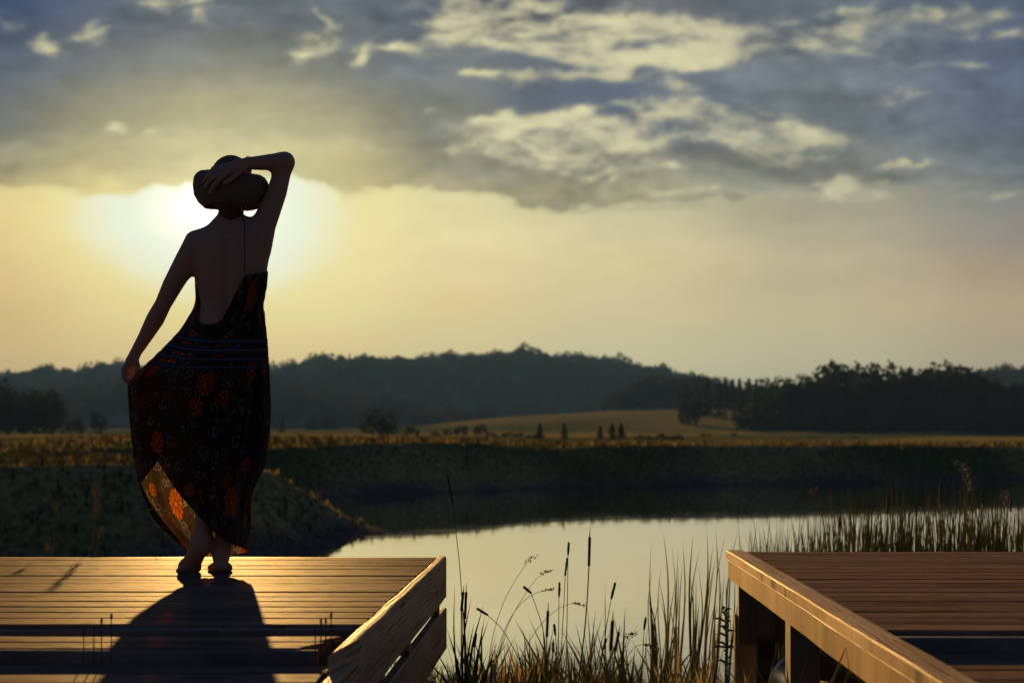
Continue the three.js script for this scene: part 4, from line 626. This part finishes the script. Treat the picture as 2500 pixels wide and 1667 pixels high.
// seed heads between the decks
timothy('tallest timothy stalk rising from the corner of the sunlit deck', 5.7, [[1092, 1160], [1105, 1227]], [[1113, 1300], [1122, 1380], [1128, 1480], [1130, 1667]], 0.005);
timothy('upright timothy with the highest of two stacked bristly heads', 5.9, [[1389, 1325], [1387, 1354]], [[1386, 1430], [1384, 1540], [1382, 1667]]);
timothy('timothy whose head touches the one above it', 5.92, [[1385, 1363], [1380, 1404]], [[1377, 1470], [1372, 1560], [1369, 1667]]);
timothy('timothy with plump head leaning right, midway between the decks', 5.8, [[1502, 1424], [1493, 1460]], [[1484, 1510], [1472, 1590], [1458, 1667]], 0.0052);
timothy('short timothy with dark head, nearest the tall green reed leaves', 5.8, [[1577, 1508], [1573, 1536]], [[1570, 1590], [1567, 1667]]);
timothy('nodding timothy bent over to the left on a dark curved stem', 5.8, [[1279, 1433], [1296, 1447]], [[1312, 1490], [1328, 1550], [1334, 1667]], 0.005);
timothy('lower nodding timothy on a long stem bent to the left', 5.8, [[1165, 1486], [1190, 1501]], [[1225, 1535], [1262, 1600], [1290, 1667]], 0.005);
timothy('short slim timothy left of the stacked heads', 5.9, [[1366, 1423], [1365, 1456]], [[1364, 1540], [1363, 1667]]);
timothy('lowest slim timothy at the foot of the stacked heads', 5.9, [[1353, 1524], [1356, 1550]], [[1359, 1600], [1362, 1667]]);
timothy('timothy head lying almost level against the right deck post', 5.9, [[1746, 1578], [1789, 1580]], [[1800, 1590], [1806, 1620], [1808, 1667]]);
timothy('faint small timothy between cattails and reeds', 6.0, [[1480, 1560], [1474, 1584]], [[1468, 1620], [1462, 1667]]);
cattail('tallest brown cattail midway between the decks', 4.9, [[1440, 1310], [1438, 1383]], [[1434, 1460], [1427, 1545], [1413, 1667]], 0.0056, 1);
cattail('brown cattail left of the stacked timothy heads', 4.6, [[1338, 1490], [1335, 1556]], [[1334, 1610], [1333, 1667]], 0.0052, 1);
cattail('short brown cattail low beside its taller neighbour', 4.6, [[1351, 1567], [1350, 1594]], [[1346, 1630], [1343, 1667]], 0.0048, 0);
cattail('blurred thick brown cattail nearest the camera', 3.9, [[1496, 1514], [1491, 1590]], [[1490, 1630], [1489, 1667]], 0.0062, 1);
cattail('leaning brown cattail just right of the blurred one', 4.3, [[1511, 1542], [1502, 1590]], [[1498, 1630], [1494, 1667]], 0.0052, 1);
cattail('left green-brown cattail of the pair by the deck corner', 5.6, [[1131, 1444], [1126, 1492]], [[1126, 1570], [1128, 1667]], 0.0062, 2);
cattail('right green-brown cattail of the pair by the deck corner', 5.6, [[1138, 1444], [1135, 1512]], [[1135, 1580], [1138, 1667]], 0.0062, 2);
cattail('young cattail low down right of the deck corner', 5.4, [[1162, 1545], [1158, 1580]], [[1158, 1620], [1156, 1667]], 0.0062, 2);
panicle('pale seeding grass with highest brush, arching right over the water', 7.2, [[1303, 1356], [1292, 1368], [1281, 1382], [1239, 1450], [1205, 1545], [1188, 1667]]);
panicle('pale seeding grass arching right under the highest one', 7.2, [[1350, 1392], [1333, 1397], [1318, 1405], [1293, 1435], [1242, 1522], [1200, 1667]], straw, 22);
panicle('pale seeding grass with one narrow brush pointing right', 7.0, [[1351, 1436], [1335, 1440], [1320, 1443], [1284, 1462], [1240, 1520], [1196, 1667]]);
panicle('long arching pale grass with brush hanging right of the timothy', 7.0, [[1425, 1480], [1412, 1473], [1398, 1472], [1353, 1493], [1301, 1551], [1250, 1667]], straw, 22);
panicle('thin seeding grass drooping toward the leaning timothy', 6.4, [[1548, 1545], [1536, 1552], [1524, 1562], [1505, 1590], [1490, 1630], [1480, 1667]], olive, 24);
panicle('fine drooping grass between cattails and reed leaves', 6.3, [[1600, 1585], [1588, 1575], [1574, 1572], [1550, 1580], [1530, 1610], [1515, 1667]], olive, 24);
panicle('reddish seed spray behind the deck, left of the big one', 7.3, [[132, 1225], [131, 1238], [132, 1252], [131, 1300], [127, 1362]], seedMat, 44, 'seed sprays behind the deck', 0.9);
panicle('short reddish seed spray at far left behind the deck', 7.2, [[116, 1323], [117, 1337], [122, 1350], [126, 1358], [127, 1364]], seedMat, 34, 'seed sprays behind the deck', 0.9);
panicle('tallest reddish seed spray behind the deck', 7.3, [[233, 1181], [236, 1225], [229, 1286], [226, 1320], [214, 1362]], seedMat, 170, 'seed sprays behind the deck', 0.95);
panicle('small reddish seed spray right of the tallest one', 7.3, [[250, 1283], [246, 1300], [240, 1320], [236, 1340], [232, 1362]], seedMat, 60, 'seed sprays behind the deck', 0.9);
panicle('single bare grass thread beside the skirt hem', 7.0, [[395, 1296], [390, 1310], [386, 1322], [378, 1342], [372, 1362]], stemMat, 2, 'seed sprays behind the deck', 0.5);
// a leafy weed by the right deck
{
  const { root, pts } = rooted([[1770, 1480], [1771, 1530], [1774, 1592], [1770, 1667]], 5.9), t = thing('leafy_weed', 'leafy weed with small flower heads against the right deck post', 'weed', root), R = rng(19);
  part(t, 'stem', stalk(pts.slice().reverse(), 0.0028, 0.0014), stemMat);
  for (let i = 0; i < 20; i++) { const q = alongLine(pts, 0.05 + 0.5 * i / 20), a = i * 2.4, l = 0.02 + 0.02 * R(); part(t, 'leaf', ribbon([[q.x, q.y, q.z, Math.cos(a)], [q.x + Math.cos(a) * l * 0.6, q.y + 0.012, q.z + Math.sin(a) * l * 0.6], [q.x + Math.cos(a) * l * 1.4, q.y + 0.008, q.z + Math.sin(a) * l * 1.4]], 0.011, 0.2, 6, 0.4), green); }
  const f = []; for (let i = 0; i < 9; i++) { const g = new THREE.IcosahedronGeometry(0.004 + 0.003 * R(), 0); g.translate(pts[0][0] + 0.022 * (R() - 0.5), pts[0][1] - 0.03 * R(), pts[0][2] + 0.02 * (R() - 0.5)); f.push(g); } part(t, 'flower_head', mergeGeometries(f), darkSeed);
}
// little stems growing up through the gap before the step
[[203, 1541], [228, 1530], [247, 1514], [271, 1503], [769, 1535], [783, 1515], [795, 1514], [808, 1500]].forEach(([px, top], i) => { const z = 3.87, a = at(px, top, z), root = [a[0], DECK - 0.25, -z]; const t = thing('grass_shoot', NTH[i % 4] + (px < 400 ? ' of four grass shoots in the step gap at far left' : ' of four grass shoots in the step gap near the rim board'), 'grass', root, px < 400 ? 'shoots in the step gap, left' : 'shoots in the step gap, right'); part(t, 'stem', stalk([[0.003, 0, 0], [0, 0.15, 0], [0, a[1] - root[1], 0]], 0.0022, 0.0016, 6), stemMat); part(t, 'tip', bristles([0, a[1] - root[1] - 0.008, 0], [0, a[1] - root[1] + 0.004, 0], 0.0028, 18, px, 0.004), darkSeed); });
// reed clumps: several blades from one root
function reedClump(px, z, tops, seed, label, group, m = green, wid = 0.009) {
  const x = (px - CX) / F * z, root = [x, Math.max(landHeight(x, -z), -0.25) - 0.02, -z], t = thing('reed_clump', label, 'reeds', root, group), R = rng(seed);
  for (const [tx, ty] of tops) { const p = at(tx, ty, z), h = p[1] - root[1], dx = p[0] - x, bend = (R() - 0.5) * 0.10, dz = (R() - 0.5) * 0.4; part(t, 'leaf', ribbon([[(R() - 0.5) * 0.06, 0, (R() - 0.5) * 0.06, (R() - 0.5) * 2], [dx * 0.35 + bend * 0.4, h * 0.4, dz * 0.3], [dx * 0.7 + bend * 0.7, h * 0.75, dz * 0.7], [dx, h, dz]], wid + 0.005 * R(), 0.3, 10, 0.35), m); }
  return t;
}
{
  const R = rng(404);
  // the open stand left of the right deck
  const st = [[1600, [[1587, 1311], [1597, 1388], [1579, 1404], [1612, 1450]]], [1625, [[1625, 1298], [1601, 1400], [1640, 1330], [1655, 1380]]], [1652, [[1648, 1330], [1663, 1315], [1672, 1370], [1630, 1460]]], [1690, [[1688, 1301], [1700, 1330], [1719, 1287], [1710, 1390]]], [1715, [[1740, 1280], [1732, 1320], [1753, 1384], [1700, 1420]]], [1740, [[1764, 1291], [1772, 1400], [1745, 1440], [1758, 1330]]], [1770, [[1791, 1284], [1780, 1420], [1800, 1330]]], [1800, [[1811, 1274], [1832, 1290], [1850, 1262]]]];
  st.forEach(([px, tops], i) => reedClump(px, 8.2 + 0.25 * (i % 3), [...tops, ...tops.map(([x, y]) => [x + 14 * (R() - 0.5) * 2, y + 60 + 90 * R()])], 500 + i, ['leftmost thin clump of green reed leaves', 'second clump of reed leaves from the left', 'third clump of reed leaves from the left', 'fourth clump of reed leaves, bending left', 'tall dense clump of reed leaves left of the right deck', 'clump of reed leaves beside the right deck corner', 'reed leaves just behind the right deck corner', 'reed leaves over the left end of the right deck'][i], 'reed leaves left of the right deck', i % 3 ? olive : green));
  // broad leaves round the cattails
  [[1136, 5.5, [[1111, 1423], [1154, 1447], [1183, 1507], [1196, 1498], [1156, 1525], [1075, 1640], [1124, 1470], [1215, 1560]], 'broad dark leaf clump at the corner of the sunlit deck'],
   [1222, 5.3, [[1229, 1580], [1203, 1562], [1250, 1602], [1190, 1610], [1262, 1580]], 'low leaf clump left of the nodding timothy stems'],
   [1345, 5.2, [[1352, 1600], [1322, 1590], [1370, 1612], [1400, 1604]], 'low leaf clump at the foot of the stacked timothy heads'],
   [1455, 5.2, [[1470, 1560], [1430, 1600], [1492, 1590], [1412, 1615], [1510, 1600]], 'low leaf clump under the tallest brown cattail'],
   [1560, 5.4, [[1540, 1590], [1585, 1580], [1612, 1610], [1520, 1600]], 'low leaf clump beside the tall green reed leaves'],
   [1690, 5.6, [[1660, 1590], [1700, 1560], [1722, 1600], [1742, 1570], [1640, 1610]], 'low leaf clump left of the leafy weed']].forEach(([px, z, tops, label], i) => reedClump(px, z, tops, 560 + i, label, 'leaf clumps between the decks', i % 2 ? olive : green, 0.011));
  // the dense stand behind the right deck
  for (let i = 0; i < 100; i++) {
    const px = 1835 + i * 6.8 + 14 * R(), z = 7.9 + 3.2 * R(), lift = table([[1835, 1300], [1950, 1270], [2050, 1220], [2200, 1195], [2400, 1185], [2500, 1195]], px), tops = [];
    for (let k = 0; k < 9; k++) tops.push([px + (R() - 0.5) * 90, lift + 5 - 80 * R() * R() + 100 * R()]);
    reedClump(px, z, tops, 600 + i, ['dark reed clump at the thin left end of the stand behind the right deck', 'dark reed clump below the lowest cattail head behind the right deck', 'dark reed clump around the longest cattail head behind the right deck', 'dark reed clump below the tallest pale seed spray', 'dark reed clump by the right picture edge behind the right deck'][Math.floor(i / 20)], 'reeds behind the right deck, stretch ' + NTH[Math.floor(i / 20)], R() < 0.3 ? olive : green);
  }
  for (const [px, y0, y1, label] of [[2169, 1212, 1256, 'brown cattail head low behind the right deck'], [2240, 1226, 1262, 'reddish ragged cattail head behind the right deck'], [2298, 1176, 1230, 'longest cattail head behind the right deck'], [2401, 1196, 1230, 'cattail head near the right edge, tilted'], [2109, 1291, 1320, 'lowest dark cattail head above the right deck boards'], [2182, 1195, 1235, 'thin cattail head left of the reddish one'], [2052, 1260, 1288, 'small cattail head among the leftmost dense reeds'], [2470, 1215, 1250, 'cattail head closest to the right picture edge']]) cattail(label, 8.6 + 1.2 * R(), [[px, y0], [px - 1, y1]], [[px - 3, 1330], [px - 4, 1420]], 0.009, 1);
  panicle('tallest pale seed spray behind the right deck', 8.4, [[2338, 1125], [2364, 1160], [2362, 1225], [2362, 1300], [2366, 1420]], seedMat, 110, 'seed sprays behind the right deck', 1.5);
  panicle('short seed spray near the right picture edge', 8.2, [[2459, 1200], [2455, 1222], [2450, 1246], [2450, 1300], [2454, 1420]], seedMat, 70, 'seed sprays behind the right deck', 1.5);
  panicle('lower left seed spray behind the right deck', 8.6, [[1992, 1190], [1984, 1200], [1978, 1216], [1980, 1300], [1982, 1420]], seedMat, 30, 'seed sprays behind the right deck', 1.2);
}
// ---------------------------------------------------------------- grass nobody could count
function tuft(seed, n, spread, w) { const R = rng(seed), gs = []; for (let i = 0; i < n; i++) { const a = R() * 6.28, l = 0.25 + 0.75 * R(), s = spread * (0.3 + R()); const bx = 0.12 * (R() - 0.5), bz = 0.12 * (R() - 0.5); gs.push(ribbon([[bx, 0, bz, R() - 0.5], [bx + Math.cos(a) * s * 0.25, l * 0.5, bz + Math.sin(a) * s * 0.25], [bx + Math.cos(a) * s, l, bz + Math.sin(a) * s]], w, 0.2, 4, 0.3)); } return mergeGeometries(gs); }
const tufts = [tuft(1, 14, 0.35, 0.035), tuft(2, 18, 0.5, 0.03), tuft(3, 10, 0.25, 0.05)];
const grassMats = [green, olive, mat({ rgb: [0.27, 0.21, 0.09], roughness: 0.8, transmission: 0.45, ior: 1.4, specularIntensity: 0.15 })];
function meadow(name, count, seed, place) {
  const R = rng(seed), lists = grassMats.map(() => []), q = new THREE.Quaternion(), e = new THREE.Euler();
  for (let k = 0; k < count; k++) { const p = place(R); if (!p) continue; const [x, z, s, dry] = p, y = landHeight(x, z); q.setFromEuler(e.set(0.25 * (R() - 0.5), R() * 6.28, 0.25 * (R() - 0.5))); lists[R() < dry ? 2 : R() < 0.35 ? 1 : 0].push(new THREE.Matrix4().compose(new THREE.Vector3(x, y - 0.03, z), q, new THREE.Vector3(s * (0.8 + 0.5 * R()), s * (0.7 + 0.6 * R()), s))); }
  lists.forEach((a, i) => { if (!a.length) return; const o = new THREE.InstancedMesh(tufts[i], grassMats[i], a.length); o.name = numbered(name); o.userData.kind = 'stuff'; a.forEach((m, k) => o.setMatrixAt(k, m)); o.castShadow = o.receiveShadow = true; scene.add(o); });
}
meadow('left_bank_grass', 24000, 21, (R) => { const x = -1.5 - 16 * Math.pow(R(), 0.8), z = -15.5 - 19 * R(), d = shoreDistance(x, z); return d < 0.12 ? null : [x, z, (0.09 + 0.14 * R() * R()) * smooth(0, 0.9, d + 0.25), 0.08 + 0.3 * smooth(0.1, 0.5, fbm(x * 0.3, z * 0.3, 2) + 0.3)]; });
meadow('far_bank_grass', 16000, 22, (R) => { const x = -14 + 44 * R(), z = -33 - 27 * R(), d = shoreDistance(x, z); return d < 0.5 ? null : [x, z, (0.13 + 0.15 * R()) * smooth(0.2, 1.8, d), 0.15 + 0.3 * R()]; });
meadow('plain_grass', 14000, 23, (R) => { const D = 55 * Math.pow(6.5, R()), x = (R() - 0.5) * D * 0.85; return [x, -D, 0.09 + 0.1 * R(), 0.6]; });
meadow('near_shore_grass', 800, 24, (R) => { const z = -3.6 - 4.6 * R(), x = -0.28 + 1.4 * R(), d = shoreDistance(x, z); return d < 0 || x < leftRim(-z) + 0.06 || x > rightRim(-z) - 0.03 ? null : [x, z, 0.3 + 0.36 * R() * R(), 0.5]; });
meadow('under_deck_grass', 500, 25, (R) => { const z = -7.3 - 1.4 * R(), x = R() < 0.5 ? -4 + 3.8 * R() : 0.9 + 3.5 * R(); return [x, z, 0.25 + 0.25 * R(), 0.2]; });
meadow('bank_weeds', 900, 26, (R) => { const left = R() < 0.3, x = left ? -2.4 - 12 * R() : -12 + 40 * R(), z = left ? -18.5 - 9 * R() : -38 - 16 * R(), d = shoreDistance(x, z); return d < 1.2 || fbm(x * 0.5, z * 0.5, 3) < 0.02 ? null : [x, z, 0.2 + 0.28 * R() * R(), 0.2]; });
renderer.render(scene, camera);
